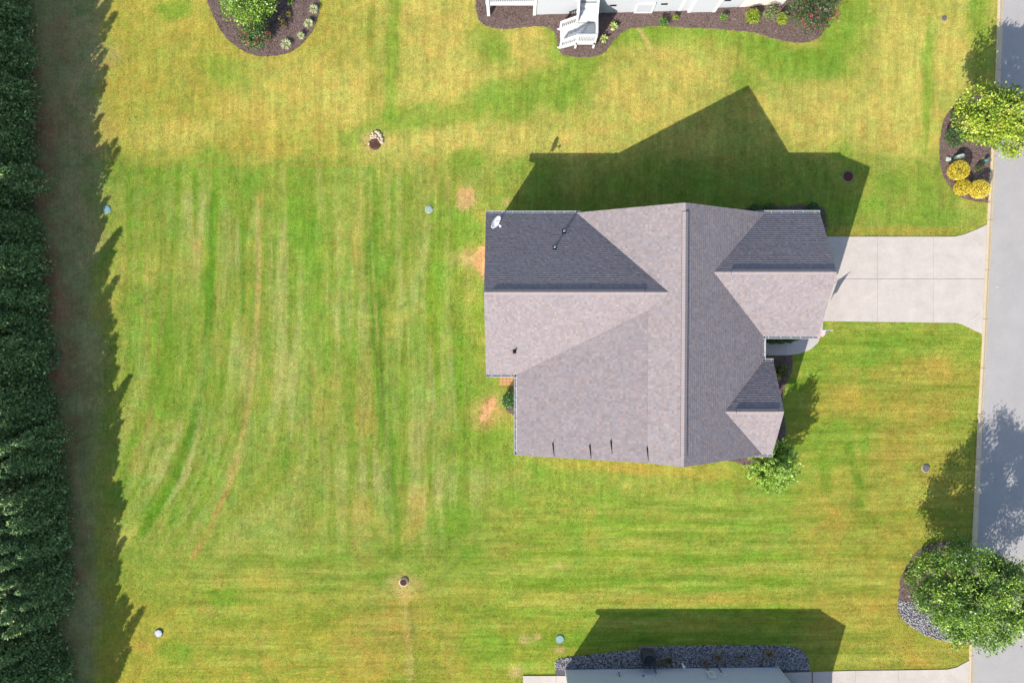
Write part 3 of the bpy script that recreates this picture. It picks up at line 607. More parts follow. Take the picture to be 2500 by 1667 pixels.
def gutter(parent, a, b, out):
    """white gutter from a to b under an eave; out = horizontal outward unit"""
    a = Vector(a); b = Vector(b); o3 = Vector((out[0], out[1], 0)); d = (b - a).normalized(); mb = MB()
    z = Vector((0, 0, 1)); off = o3 * 0.03
    for w0, w1, h0, h1 in [(0.0, .006, -.11, .0), (.006, .118, -.115, -.108), (.112, .142, -.03, -.012), (.118, .126, -.115, -.012)]:
        p = []
        for q in (a, b):
            p += [q + off + o3 * w0 + z * h0, q + off + o3 * w1 + z * h0, q + off + o3 * w1 + z * h1, q + off + o3 * w0 + z * h1]
        f = [(3, 2, 1, 0), (4, 5, 6, 7), (0, 1, 5, 4), (1, 2, 6, 5), (2, 3, 7, 6), (3, 0, 4, 7)]
        mb.add(p, f)
    L = (b - a).length; k = max(2, int(L / .55)); 
    for i in range(k):
        c0 = a + d * ((i + .5) * L / k + random.uniform(-.06, .06)) + off
        mb.bar(c0 + z * -.016, c0 + o3 * .118 + z * -.016, .028, .006)
    for q in (a, b): mb.bar(q + off - z * .06, q + off + o3 * .125 - z * .06, .006, .10)
    return mb.build('gutter', M['white'], parent)
def downspout(parent, x, y, z1, dx, dy):
    mb = MB(); mb.bar((x, y, .15), (x, y, z1 - .3), .06, .08); mb.bar((x, y, z1 - .3), (x + dx, y + dy, z1 - .1), .06, .08); mb.bar((x, y, .16), (x + dx * 1.1, y + dy * 1.1 , .07), .06, .08)
    return mb.build('downspout', M['white'], parent)

# ------------------------------------------------------------------ the house
ze = 3.1; p7 = 0.61
house = thing('house', (8, 0, 0), 'large house with grey-brown shingle gable roofs in the middle of the picture', 'house')
RX = 8.95; zr = 6.30; YN = 6.12; YS = -7.55; XE = RX + (zr - ze) / p7; XWn = RX - (zr - ze) / p7
XK = 7.3; zk = zr - p7 * (RX - XK); pk = (zk - ze) / (XK - 0.29)
UP = (0, 0, .001)
slope(house, (XE, YS, ze), (XE, YN, ze), (-1, 0), XE - RX, p7, PAL_MAIN)
slope(house, (XK, YN, zk), (XK, YS, zk), (1, 0), RX - XK, p7, PAL_MAIN)
slope(house, (XWn, YN, ze), (XWn, 1.55, ze), (1, 0), XK - XWn, p7, PAL_MAIN)
slope(house, (0.29, 1.55, ze), (0.29, YS, ze), (1, 0), XK - 0.29, pk, PAL_MAIN)
wY = (-2.96, 6.06); wm = sum(wY) / 2; wz = ze + p7 * (wY[1] - wY[0]) / 2
slope(house, (8.3, wY[1], ze), (-1.45, wY[1], ze), (0, -1), (wY[1] - wY[0]) / 2, p7, PAL_MAIN)
slope(house, (-1.45, wY[0], ze), (8.3, wY[0], ze), (0, 1), (wY[1] - wY[0]) / 2, p7, PAL_MAIN)
eY = (-.79, 6.09); em = sum(eY) / 2; ezr = ze + p7 * (eY[1] - eY[0]) / 2
slope(house, (17.31, eY[1], ze), (10.5, eY[1], ze), (0, -1), (eY[1] - eY[0]) / 2, p7, PAL_MAIN)
slope(house, (10.5, eY[0], ze), (17.31, eY[0], ze), (0, 1), (eY[1] - eY[0]) / 2, p7, PAL_MAIN)
sY = (-7.5, -2.25); smid = sum(sY) / 2; szr = ze + p7 * (sY[1] - sY[0]) / 2
slope(house, (14.78, sY[1], ze), (11.35, sY[1], ze), (0, -1), (sY[1] - sY[0]) / 2, p7, PAL_MAIN)
slope(house, (11.35, sY[0], ze), (14.78, sY[0], ze), (0, 1), (sY[1] - sY[0]) / 2, p7, PAL_MAIN)
ridge_vent(house, (RX, YN, zr), (RX, YS, zr), p7, p7, None, .028, .965, [(-1, 0), (1, 0)])
ridge_vent(house, (-1.45, wm, wz), (8.2, wm, wz), p7, p7, None, .035, .87, [(0, 1), (0, -1)])
ridge_vent(house, (10.8, em, ezr), (17.31, em, ezr), p7, p7, None, .13, .945, [(0, 1), (0, -1)])
ridge_vent(house, (11.6, smid, szr), (14.78, smid, szr), p7, p7, None, .18, .87, [(0, 1), (0, -1)])
# gutters
gutter(house, (-1.45, wY[1], ze), (3.85, wY[1], ze), (0, 1))
gutter(house, (-1.45, wY[0], ze), (0.25, wY[0], ze), (0, -1))
gutter(house, (0.29, wY[0] + .02, ze), (0.29, YS, ze), (-1, 0))
gutter(house, (13.75, eY[1], ze), (17.33, eY[1], ze), (0, 1))
gutter(house, (14.25, eY[0], ze), (17.30, eY[0], ze), (0, -1))
gutter(house, (XE, -.80, ze), (XE, -2.22, ze), (1, 0))
gutter(house, (14.22, sY[1], ze), (14.80, sY[1], ze), (0, 1))
gutter(house, (13.8, sY[0], ze), (14.80, sY[0], ze), (0, -1))
# rake returns: short white trim where eave meets gable
for x, y, s in [(17.33, eY[1], -1), (17.33, eY[0], 1), (14.81, sY[1], -1), (14.81, sY[0], 1)]:
    mb = MB(); mb.bar((x, y, ze - .07), (x, y + s * .34, ze - .07 + .0), .025, .13); mb.build('eave_return', M['white'], house)
# rake boards
def rake(p, q):
    mb = MB(); mb.bar((p[0], p[1], p[2] - .15), (q[0], q[1], q[2] - .15), .03, .16); mb.build('rake_board', M['white'], house)
for x, (a, b), z in [(-1.43, wY, wz), (17.28, eY, ezr), (14.75, sY, szr)]:
    rake((x, a, ze), (x, (a + b) / 2, z)); rake((x, b, ze), (x, (a + b) / 2, z))
rake((XE, YS + .03, ze), (RX, YS + .03, zr)); rake((RX, YS + .03, zr), (XK, YS + .03, zk)); rake((XK, YS + .03, zk), (.29, YS + .03, ze)); rake((XE, YN - .03, ze), (RX, YN - .03, zr)); rake((RX, YN - .03, zr), (XWn, YN - .03, ze))
# walls
mb = MB()
mb.box(.66, 13.85, -7.18, 5.74, 0, 3.0); mb.box(-1.1, 4, -2.6, 5.71, 0, 3.0); mb.box(13.0, 16.95, -.45, 5.72, 0, 3.0); mb.box(13.0, 14.42, -7.15, -2.6, 0, 3.0)
def tri_x(x0, x1, a, b, z0, z1): mb.add([(x0, a, z0), (x0, b, z0), (x0, (a + b) / 2, z1), (x1, a, z0), (x1, b, z0), (x1, (a + b) / 2, z1)], [(0, 2, 1), (3, 4, 5), (0, 1, 4, 3), (1, 2, 5, 4), (2, 0, 3, 5)])
tri_x(-1.1, 3, -2.6, 5.71, 3.0, 5.6); tri_x(13, 16.95, -.45, 5.72, 3.0, 4.95); tri_x(13, 14.42, -7.15, -2.6, 3.0, 4.45)
mb.add([(.66, -7.18, 3), (13.85, -7.18, 3), (RX, -7.18, zr - .18), (XK, -7.18, zk - .18), (.66, -7.0, 3), (13.85, -7.0, 3), (RX, -7.0, zr - .18), (XK, -7.0, zk - .18)], [(0, 1, 2, 3), (7, 6, 5, 4)])
mb.add([(XWn + .35, 5.74, 3), (13.85, 5.74, 3), (RX, 5.74, zr - .18), (XWn + .35, 5.6, 3), (13.85, 5.6, 3), (RX, 5.6, zr - .18)], [(2, 1, 0), (3, 4, 5)])
mb.build('wall', M['siding2'], house)
gd = MB(); gd.box(16.95, 17.0, .2, 5.1, .02, 2.2); gdo = gd.build('garage_door', M['white'], house)
for r_ in range(4):
    for c_ in range(8):
        pb_ = MB(); pb_.box(17.0, 17.012, .28 + c_ * .6, .28 + c_ * .6 + .5, .1 + r_ * .53, .1 + r_ * .53 + .42); pb_.build('door_panel', M['white'], gdo)
mb = MB(); mb.box(13.85, 13.9, -2.0, -1.08, .1, 2.15); mb.build('front_door', M['rust'], house)
for (x0, x1, y0, y1) in [(14.42, 14.46, -5.8, -4.0), (3.0, 4.2, -7.22, -7.18), (10.5, 11.7, -7.22, -7.18), (1.5, 2.6, 5.74, 5.78), (10.2, 11.2, 5.74, 5.78)]:
    mb = MB(); mb.box(x0, x1, y0, y1, .9, 2.3); w_ = mb.build('window', M['white'], house)
    mb = MB(); ex_ = .07
    if x1 - x0 < .1: mb.box(x0 + .01, x1 + .006, y0 + ex_, y1 - ex_, .97, 2.23)
    else: mb.box(x0 + ex_, x1 - ex_, y0 - .006 if y0 < 0 else y0 + .01, y1 - .01 if y0 < 0 else y1 + .006, .97, 2.23)
    mb.build('pane', M['glass'], w_)
downspout(house, 17.2, 5.86, ze, .05, .2); downspout(house, .5, -3.35, ze, -.3, 0); downspout(house, 14.6, -2.45, ze, .15, .2)
# plumbing vents
def on_n(px, py):   # point on west wing north slope seen at a pixel
    z = 4.0
    for _ in range(20):
        x, y, _z = P(px, py, z); z = ze + p7 * (wY[1] - y)
    return (x, y, z)
def on_s(px, py):
    z = 4.0
    for _ in range(20):
        x, y, _z = P(px, py, z); z = ze + p7 * (y - wY[0])
    return (x, y, z)
def on_w(px, py):
    z = 4.0
    for _ in range(20):
        x, y, _z = P(px, py, z); z = ze + pk * (x - .29)
    return (x, y, z)
for (x, y, z), s in [(on_n(1354, 604), -1), (on_n(1377, 565), -1), (on_s(1256, 858), 1)]:
    mb = MB(); sl_ = p7 * s
    mb.add([(x - .10, y - .12, z - .12 * sl_ + .03), (x + .10, y - .12, z - .12 * sl_ + .03), (x + .10, y + .12, z + .12 * sl_ + .03), (x - .10, y + .12, z + .12 * sl_ + .03)], [(0, 1, 2, 3)])
    mb.lathe((x, y, z), [(.08, -.04), (.065, .10), (.05, .14)], 14)
    vp = mb.build('vent_flashing', M['lead'], house)
    mb = MB(); mb.lathe((x, y, z), [(.05, .0), (.05, .30), (.038, .30), (.036, .16)], 14); mb.build('vent_pipe', M['pipe'] if s < 0 else M['lead'], vp)
# slim dark wedge-shaped brackets near the south rake
for (px, py) in [(1350.5, 1081), (1440.5, 1086), (1492, 1075), (1580.5, 1092)]:
    t_ = on_w(px, py); bt = on_w(px + 3, py + 33); nz_ = Vector((-pk, 0, 1)).normalized()
    a = Vector(t_) + nz_ * .02; b = Vector(bt) + nz_ * .02
    mb = MB(); w = .035
    mb.add([a + Vector((-w, 0, 0)), a + Vector((w, 0, w * 2 * pk * .5)), b + Vector((.012, 0, 0)), b + Vector((-.012, 0, 0)), a + Vector((-w, 0, .0)) + nz_ * .10, a + Vector((-w + .02, 0, 0)) + nz_ * .10, b + nz_ * .02, b + Vector((-.012, 0, 0)) + nz_ * .02],
           [(0, 1, 2, 3), (0, 3, 7, 4), (4, 7, 6, 5), (5, 6, 2, 1), (0, 4, 5, 1)])
    mb.build('roof_bracket', M['vent_black'], house)

# satellite dish
dz = 4.05; dx_, dy_, _ = P(1209, 541, dz)
dish = thing('satellite_dish', (dx_ + .25, dy_ - .1, 3.45), 'oval pale grey satellite dish on the upper left roof corner', 'satellite dish')
base_z = ze + p7 * (wY[1] - (dy_ - .1))
n_ = Vector((.62, -.42, .62)).normalized(); cx = Vector((dx_, dy_, dz)); uu = Vector((.55, .84, .0)).normalized(); uu = (uu - n_ * uu.dot(n_)).normalized(); vv = n_.cross(uu)
mb = MB(); vs = []; fs = []; R_, N_ = 7, 30
for i in range(R_ + 1):
    for k in range(N_):
        t = i / R_; vs.append(cx + uu * (.40 * t * math.cos(2 * math.pi * k / N_)) + vv * (.24 * t * math.sin(2 * math.pi * k / N_)) + n_ * (.09 * t * t))
nb0 = len(vs); vs += [v - n_ * .012 for v in vs]
for i in range(R_):
    for k in range(N_):
        q = (i * N_ + k, i * N_ + (k + 1) % N_, (i + 1) * N_ + (k + 1) % N_, (i + 1) * N_ + k); fs.append(q); fs.append(tuple(nb0 + j for j in q[::-1]))
for k in range(N_): fs.append((R_ * N_ + k, R_ * N_ + (k + 1) % N_, nb0 + R_ * N_ + (k + 1) % N_, nb0 + R_ * N_ + k))
mb.add(vs, fs); mb.build('reflector', M['dish'], dish, smooth=True)
foc = cx + n_ * .36 - vv * .12
foc2 = Vector(P(1222, 552, dz + .12))
mb = MB(); mb.tube([cx - n_ * .02, cx + (foc2 - cx) * .55 + Vector((0, 0, -.03)), foc2], .022, 8); mb.build('feed_arm', M['dish'], dish)
mb = MB(); dd = (cx - foc2).normalized(); mb.tube([foc2 - dd * .05, foc2 + dd * .04, foc2 + dd * .07], [.045, .055, .035], 10); mb.bar(foc2 + Vector((-.05, -.05, -.02)), foc2 + Vector((.06, .05, -.02)), .05, .04); mb.build('feed_horn', M['dish'], dish)
mb = MB(); mb.tube([(dx_ + .05, dy_ - .1, base_z), (dx_ + .02, dy_ - .04, dz - .12), (dx_, dy_, dz - .03)], .025, 8); mb.box(dx_ - .05, dx_ + .15, dy_ - .2, dy_, base_z - .1, base_z + .07); mb.build('mast', M['pipe'], dish)

# flag on the garage corner
fb = P(1997, 807, 2.2); ft = P(2033, 806, 2.75)
flag = thing('flag', fb, 'small red, white and blue flag on a white pole at the garage corner', 'flag')
mb = MB(); mb.tube([fb, ft], .014, 8); mb.lathe((ft[0], ft[1], ft[2] - .02), [(.02, -.02), (.03, .0), (.02, .025), (.005, .03)], 10); mb.build('pole', M['white'], flag)
A0 = Vector(fb).lerp(Vector(ft), .28); A1 = Vector(fb).lerp(Vector(ft), .93)
mb = MB(); NS, NH = 13, 10
grid = [[None] * (NH + 1) for _ in range(NS + 1)]
for i in range(NS + 1):
    for j in range(NH + 1):
        s = i / NS; t = j / NH
        p = A1.lerp(A0, s) + Vector((-.10 * t * (1 - s), -.30 * t * s + .06 * math.sin(9 * s + 2 * t) * t - .22 * t, -.50 * t)); grid[i][j] = p
vs = [p for r_ in grid for p in r_]
for i in range(NS):
    for j in range(NH):
        q = (i * (NH + 1) + j, (i + 1) * (NH + 1) + j, (i + 1) * (NH + 1) + j + 1, i * (NH + 1) + j + 1)
        mi = (2 if (i < 7 and j < 4) else (0 if i % 2 == 0 else 1))
        mb.f.append(q); mb.mi.append(mi)
mb.v = [tuple(v) for v in vs]
mb.build('cloth', [M['flag_red'], M['white'], M['flag_blue']], flag)

# back patio of pavers
pat = bpy.data.objects.new('back_patio', None); C.objects.link(pat); ORG['back_patio'] = Vector((0, 0, 0)); pat['kind'] = 'structure'
x0, y1, _ = P(1219, 915); 
for i in range(7):
    for j in range(4):
        w = .215; mb = MB(); h = random.uniform(-.004, .004)
        mb.box(x0 + i * w + .006, x0 + (i + 1) * w - .006, y1 - (j + 1) * .19 + .006 + .12, y1 - j * .19 - .006 + .12, -.02, .05 + h); mb.build('paver', M['paver'], pat)

# ------------------------------------------------------------------ vegetation builders
def leaves(name, cpos, axis, L, Wd, cols, m, parent, nrm=None):
    """rhombic leaves: centres, long axes, half length, half width"""
    n = len(cpos); a = unit(axis)
    r = unit(RNG.normal(size=(n, 3))) if nrm is None else nrm
    b = unit(np.cross(a, r)); L = np.broadcast_to(L, n)[:, None]; Wd = np.broadcast_to(Wd, n)[:, None]
    V = np.stack([cpos - a * L, cpos + b * Wd + a * L * .1, cpos + a * L, cpos - b * Wd + a * L * .1], 1).reshape(-1, 3)
    return fastmesh(name, V, 4, m, parent, cols=np.repeat(cols, 4, 0))
def limbs(parent, base, top, rad, tips, name='trunk', forks=None):
    mb = MB(); base = Vector(base); top = Vector(top)
    mb.tube([base, base.lerp(top, .5) + Vector((random.uniform(-.05, .05), random.uniform(-.05, .05), 0)), top], [rad * 1.25, rad * .95, rad * .35], 10)
    for t in tips:
        t = Vector(t); f = base.lerp(top, random.uniform(.35, .75)); mid = f.lerp(t, .5) + Vector((0, 0, (t - f).length * .08))
        mb.tube([f, mid, t], [rad * .5, rad * .3, rad * .08], 7)
    return mb.build(name, M['bark'], parent)
def palette(n, cs, var=.18):
    cs = np.array(cs); c = cs[RNG.integers(0, len(cs), n)] * RNG.uniform(1 - var, 1 + var, (n, 1))
    return c
def tree(name, base, crown_c, R, Rz, ncl, per, leaf, cs, label, cat='tree', trunk=.09, spread=.42, group=None, up=.35, flowers=None, lobes=7, drop=0.0, floor=.55):
    t = thing(name, base, label, cat, group)
    cc = np.array(crown_c)
    # clumps sit on a lumpy ellipsoid: several lobes, not one ball
    lob = unit(RNG.normal(size=(lobes, 3))); lr = RNG.uniform(.78, 1.16, lobes)
    d = unit(RNG.normal(size=(ncl, 3))); w = np.max(np.clip(d @ lob.T, 0, 1) ** 3 * lr[None], axis=1); rr = (floor + (1.1 - floor) * w) * RNG.uniform(.45, 1.0, ncl) ** .45
    cl = d * rr[:, None] * np.array([R, R, Rz]) + cc
    cs = np.array(cs); clc = cs[RNG.integers(0, len(cs), ncl)] * RNG.uniform(.82, 1.2, (ncl, 1))
    idx = np.repeat(np.arange(ncl), per); n = len(idx)
    p = cl[idx] + RNG.normal(size=(n, 3)) * spread * np.array([1, 1, .7]) * (R / 3 + .25)
    ax = unit(p - cc) * .6 + RNG.normal(size=(n, 3)) * .6 + np.array([0, 0, -drop])
    nr = unit(RNG.normal(size=(n, 3)) * .55 + np.array([0, 0, 1.0]))
    lc = clc[idx] * RNG.uniform(.6, 1.4, (n, 1))
    leaves('crown', p, ax, leaf * RNG.uniform(.7, 1.25, n), leaf * .55 * RNG.uniform(.7, 1.2, n), lc, M['leaf'], t, nr)
    tips = [tuple(cl[k]) for k in RNG.choice(ncl, min(9, ncl), replace=False)]
    limbs(t, base, cc + np.array([0, 0, Rz * .3]), trunk, tips)
    return t
def ball_shrub(name, px, py, rpx, h, cs, label, group=None, n=1500, leaf=.035, flat=1.0, stem=True, loose=.10):
    r = rpx * .0248; x, y, _ = P(px, py, h * .55); t = thing(name, (x, y, 0), label, 'shrub', group)
    d = unit(RNG.normal(size=(n, 3))); lob = unit(RNG.normal(size=(9, 3))); w = np.max(np.clip(d @ lob.T, 0, 1) ** 4, axis=1)
    rad = (1 - loose * 1.6 + loose * 1.4 * w + RNG.normal(size=n) * loose * .5)
    rad[: n // 4] *= RNG.uniform(.5, .95, n // 4)
    p = d * rad[:, None] * np.array([r, r, h * .5]) + np.array([x, y, h * .5]); p[:, 2] = np.maximum(p[:, 2], .04)
    ax = d * .7 + RNG.normal(size=(n, 3)) * .5
    c = palette(n, cs, .28)
    leaves('foliage', p, ax, leaf * RNG.uniform(.7, 1.3, n), leaf * .5 * RNG.uniform(.7, 1.3, n), c, M['leaf'], t, unit(d + RNG.normal(size=(n, 3)) * .5))
    mb = MB()
    for k in range(5):
        a = random.random() * 6.28; mb.tube([(x, y, 0), (x + math.cos(a) * r * .4, y + math.sin(a) * r * .4, h * .4), (x + math.cos(a) * r * .7, y + math.sin(a) * r * .7, h * .75)], [.02, .014, .005], 6)
    mb.build('stem', M['bark'], t)
    return t
def grass_tuft(name, px, py, rpx, h, cs, label, group=None, n=90, wid=.012, cat='plant'):
    r = rpx * .0248; x, y, _ = P(px, py, h * .3); t = thing(name, (x, y, 0), label, cat, group)
    V = []; Cc = []
    cs = np.array(cs)
    for k in range(n):
        a = random.random() * 6.28; ln = random.uniform(.6, 1.08); inner = k % 5 < 2; r = rpx * .0248 * (random.uniform(.1, .6) if inner else 1.0); d = np.array([math.cos(a), math.sin(a), 0]); s = np.array([-math.sin(a), math.cos(a), 0]) * wid
        b0 = np.array([x, y, 0]) + d * r * .08; pts_ = [b0, b0 + d * r * ln * .38 + [0, 0, h * ln * .8], b0 + d * r * ln * .75 + [0, 0, h * ln * .85], b0 + d * r * ln + [0, 0, h * ln * .55]]
        wv = [.7, 1, .8, .15]; c = cs[random.randrange(len(cs))] * random.uniform(.8, 1.2)
        for i in range(3):
            V += [pts_[i] - s * wv[i], pts_[i] + s * wv[i], pts_[i + 1] + s * wv[i + 1], pts_[i + 1] - s * wv[i + 1]]; Cc += [c] * 4
    fastmesh('blades', np.array(V), 4, M['leaf'], t, cols=np.array(Cc)); 
    mb = MB(); mb.lathe((x, y, 0), [(r * .16, 0), (r * .12, .04), (r * .04, .06)], 8); mb.build('root_crown', M['bark'], t)
    return t

# ------------------------------------------------------------------ cypress row on the left
def cypress_mesh(i, h, R):
    n = 15000; nl = 10
    # several leaders per tree: one in the middle, lower ones round it
    la = RNG.random(nl) * 6.28; lo = np.concatenate([[0], RNG.uniform(.30, .68, nl - 1) * R]); lh = np.concatenate([[h], h * RNG.uniform(.66, 1.0, nl - 1)]); lR = np.concatenate([[R * .45], R * RNG.uniform(.34, .46, nl - 1)])
    k = RNG.integers(0, nl, n); hh = lh[k]
    z = RNG.random(n) ** .9 * hh; a = RNG.random(n) * 6.28
    prof = lR[k] * np.clip(1.02 - (z / hh) ** 1.05, 0, 1) ** .9 * 1.12 * np.clip(.8 + z / 2.2 * .25, 0, 1) + .04
    lob = 1 + .20 * np.sin(a * 3 + i * 1.7 + z * 2.1 + k) + .14 * np.sin(a * 5 + z * 5.1 + i + k * 2)
    rad = prof * lob * RNG.uniform(.5, 1.06, n) ** .5
    d = np.stack([np.cos(a), np.sin(a), np.zeros(n)], 1)
    p = d * rad[:, None]; p[:, 0] += np.cos(la[k]) * lo[k]; p[:, 1] += np.sin(la[k]) * lo[k]; p[:, 2] = z + .05
    p += RNG.normal(size=(n, 3)) * .04
    ax = d * .85 + np.array([0, 0, .30]) + RNG.normal(size=(n, 3)) * .50
    cl = fbm(a * 2.3 + i * 7, z * 1.7, i); base = np.array([[.175, .265, .095], [.11, .185, .068], [.25, .345, .125], [.145, .225, .09]])
    c = base[RNG.integers(0, 4, n)] * RNG.uniform(.7, 1.3, (n, 1)) * (.55 + .95 * cl)[:, None]
    tip = RNG.random(n) < .07; c[tip] *= np.array([2.1, 1.9, 1.6])
    b = unit(ax); L = RNG.uniform(.06, .14, n)[:, None]; s = unit(np.cross(b, unit(RNG.normal(size=(n, 3)) + np.array([0, 0, .8])))) * RNG.uniform(.03, .065, n)[:, None]
    V = np.stack([p - b * L, p + s, p + b * L, p - s], 1).reshape(-1, 3)
    k = len(V) // 4
    me = bpy.data.meshes.new('crown'); me.vertices.add(k * 4); me.vertices.foreach_set('co', V.astype(np.float32).ravel())
    me.loops.add(k * 4); me.loops.foreach_set('vertex_index', np.arange(k * 4, dtype=np.int32)); me.polygons.add(k)
    me.polygons.foreach_set('loop_start', np.arange(0, k * 4, 4, dtype=np.int32)); me.polygons.foreach_set('loop_total', np.full(k, 4, dtype=np.int32))
    ca = me.color_attributes.new('Col', 'FLOAT_COLOR', 'POINT'); ca.data.foreach_set('color', np.concatenate([np.repeat(c, 4, 0), np.ones((k * 4, 1))], 1).astype(np.float32).ravel())
    me.materials.append(M['needle']); me.update()
    mb = MB(); mb.tube([(0, 0, 0), (.02, .01, h * .5), (0, 0, h * .96)], [.13, .09, .015], 8); 
    for q in range(40):
        zz = random.uniform(.3, h * .9); aa = random.random() * 6.28; rr = R * (1 - (zz / h) ** 1.7) ** .8 * .8
        mb.tube([(0, 0, zz), (math.cos(aa) * rr, math.sin(aa) * rr, zz + rr * .45)], [.025, .006], 5)
    tm = bpy.data.meshes.new('trunk'); tm.from_pydata(mb.v, [], mb.f); tm.materials.append(M['bark'])
    return me, tm
cyp = [cypress_mesh(i, h_, r_) for i, (h_, r_) in enumerate([(6.3, 2.0), (5.9, 1.95), (6.5, 2.1), (5.7, 1.9), (6.1, 2.05)])]
Yc = 23.0; k = 0
while Yc > -30:
    px_edge = np.interp(-Yc, [-21, -8, -3, 3, 8, 13, 21, 30], [70, 96, 90, 116, 142, 144, 138, 138])
    ex_ = P(px_edge, 833, 1.2)[0]
    me_, tm_ = cyp[[0, 3, 1, 4, 2, 0, 1, 4, 3, 2, 1][k % 11]]
    X_ = ex_ - 1.92 + random.uniform(-.15, .2)
    t = thing('cypress_tree', (X_, Yc, 0), 'tall dark green cypress tree in the dense row along the left edge', 'tree', 'cypress trees in the row along the left edge')
    sc = random.uniform(.93, 1.08); t.scale = (sc, sc, sc * random.uniform(.92, 1.08) * np.interp(-Yc, [-14, -4, 4, 10, 18, 26, 30], [.98, .95, .90, .82, .80, .92, .98])); t.rotation_euler = (0, 0, random.random() * 6.28)
    for nm, mm in (('crown', me_), ('trunk', tm_)):
        o = bpy.data.objects.new(nm, mm); C.objects.link(o); o.parent = t
    Yc -= random.uniform(1.2, 1.5); k += 1

# ------------------------------------------------------------------ trees and shrubs
G1, G2, G3 = (.10, .19, .035), (.075, .15, .03), (.15, .24, .05)
x, y, _ = P(2386, 1460, 3.8); tree('street_tree', (x, y, 0), (x, y, 3.75), 3.3, 2.5, 330, 120, .076, [(.10, .19, .026), (.16, .27, .036), (.25, .37, .05), (.08, .15, .026), (.22, .34, .045)], 'large dark green leafy tree beside the road at the lower right corner', trunk=.16, lobes=12, spread=.17, floor=.38)
x, y, _ = P(2438, 290, 3.2); tree('street_tree', (x, y, 0), (x, y, 3.2), 2.05, 1.75, 170, 80, .084, [(.24, .34, .028), (.34, .42, .04), (.15, .24, .025), (.46, .47, .10), (.30, .38, .03)], 'yellow-green maple tree overhanging the road at the upper right', trunk=.10, lobes=11, spread=.20, floor=.42)
# slender upright shoots: tree at the front corner of the house
x, y, _ = P(1893, 1142, 2.4); t = thing('ornamental_tree', (x, y, 0), 'bright green young tree with long upright shoots at the lower front house corner', 'tree')
pp = []; aa = []; cc_ = []; mb = MB(); mb.tube([(x, y, 0), (x + .03, y, .7), (x, y, 1.3)], [.07, .06, .05], 8)
for k in range(170):
    a = random.random() * 6.28; rr = random.random() ** .6; tip = Vector((x + math.cos(a) * rr * 1.7, y + math.sin(a) * rr * 1.7, 3.9 - rr * 1.9 + random.uniform(-.5, .35))); st = Vector((x, y, random.uniform(.6, 1.4)))
    mid = st.lerp(tip, .55) + Vector((math.cos(a) * .12, math.sin(a) * .12, -.05)); mb.tube([st, mid, tip], [.014, .009, .003], 4)
    for j in range(85):
        q = random.uniform(.25, 1.0); c0 = st.lerp(mid, q / .55) if q < .55 else mid.lerp(tip, (q - .55) / .45); dv = (tip - st).normalized()
        pp.append([c0.x + random.gauss(0, .05), c0.y + random.gauss(0, .05), c0.z + random.gauss(0, .05)]); aa.append([dv.x * .7 + random.gauss(0, .55), dv.y * .7 + random.gauss(0, .55), dv.z * .5 + random.gauss(0, .45)])
pp = np.array(pp); n = len(pp); leaves('crown', pp, np.array(aa), RNG.uniform(.06, .12, n), RNG.uniform(.02, .036, n), palette(n, [(.26, .43, .04), (.34, .51, .055), (.18, .31, .035), (.46, .58, .15)], .3), M['leaf'], t, unit(RNG.normal(size=(n, 3)) * .6 + np.array([0, 0, 1.])))
mb.build('trunk', M['bark'], t)
x, y, _ = P(603, 4, 1.6); tree('small_tree', (x, y, 0), (x, y, 1.55), 1.6, 1.15, 130, 42, .07, [(.20, .34, .04), (.26, .40, .05), (.14, .24, .03)], 'bushy bright green tree in the round mulch bed at the top left', trunk=.07, lobes=8, spread=.30)
def flower_bush(name, px, py, c_z, R, Rz, label, fl, gcs, ncl=90, fn=120):
    x, y, _ = P(px, py, c_z); t = tree(name, (x, y, 0), (x, y, c_z), R, Rz, ncl, 34, .055, gcs, label, 'shrub', trunk=.04, spread=.26, lobes=9)
    d = unit(RNG.normal(size=(fn, 3))); d[:, 2] = np.abs(d[:, 2]); cl = d * np.array([R, R, Rz]) * RNG.uniform(.85, 1.12, (fn, 1)) + np.array([x, y, c_z])
    idx = np.repeat(np.arange(fn), 14); p = cl[idx] + RNG.normal(size=(len(idx), 3)) * .05; n = len(p)
    leaves('blossom', p, RNG.normal(size=(n, 3)), .035, .025, palette(n, fl, .3), M['leaf'], t)
flower_bush('flowering_bush', 625, 86, .95, .84, .75, 'round bush with coral red blossoms in the dark mulch bed at the top left', [(.40, .10, .08), (.44, .17, .13), (.36, .07, .07)], [(.05, .13, .03), (.09, .19, .05), (.13, .22, .06)], 90, 48)
flower_bush('crape_myrtle', 1988, 22, 1.7, 1.30, 1.35, 'tall bush with magenta red flower tips at the right end of the top bed', [(.33, .05, .08), (.38, .08, .11), (.28, .05, .10)], [(.045, .095, .022), (.07, .12, .03), (.09, .11, .03)], 130, 60)
# north-east bed
BOX = [(.05, .115, .025), (.07, .145, .03), (.10, .18, .05), (.035, .085, .02)]
ball_shrub('boxwood_shrub', 2346, 283, 22, 1.0, BOX, 'clipped round dark green shrub half under the maple tree', 'clipped green shrubs', 2600, .032, loose=.06)
ball_shrub('boxwood_shrub', 2337, 331, 26, 1.05, BOX, 'clipped round dark green shrub nearest the pale green utility pedestal', 'clipped green shrubs', 3200, .032, loose=.06)
GOLD = [(.66, .53, .03), (.74, .60, .05), (.55, .42, .03), (.48, .40, .05), (.70, .54, .03)]
ball_shrub('golden_shrub', 2342, 416, 25, .95, GOLD, 'golden yellow ball shrub just below the utility pedestal', 'golden ball shrubs', 3000, .034, loose=.07)
ball_shrub('golden_shrub', 2352, 457, 20, .8, GOLD, 'smallest golden yellow ball shrub, middle one of the three', 'golden ball shrubs', 2400, .034, loose=.07)
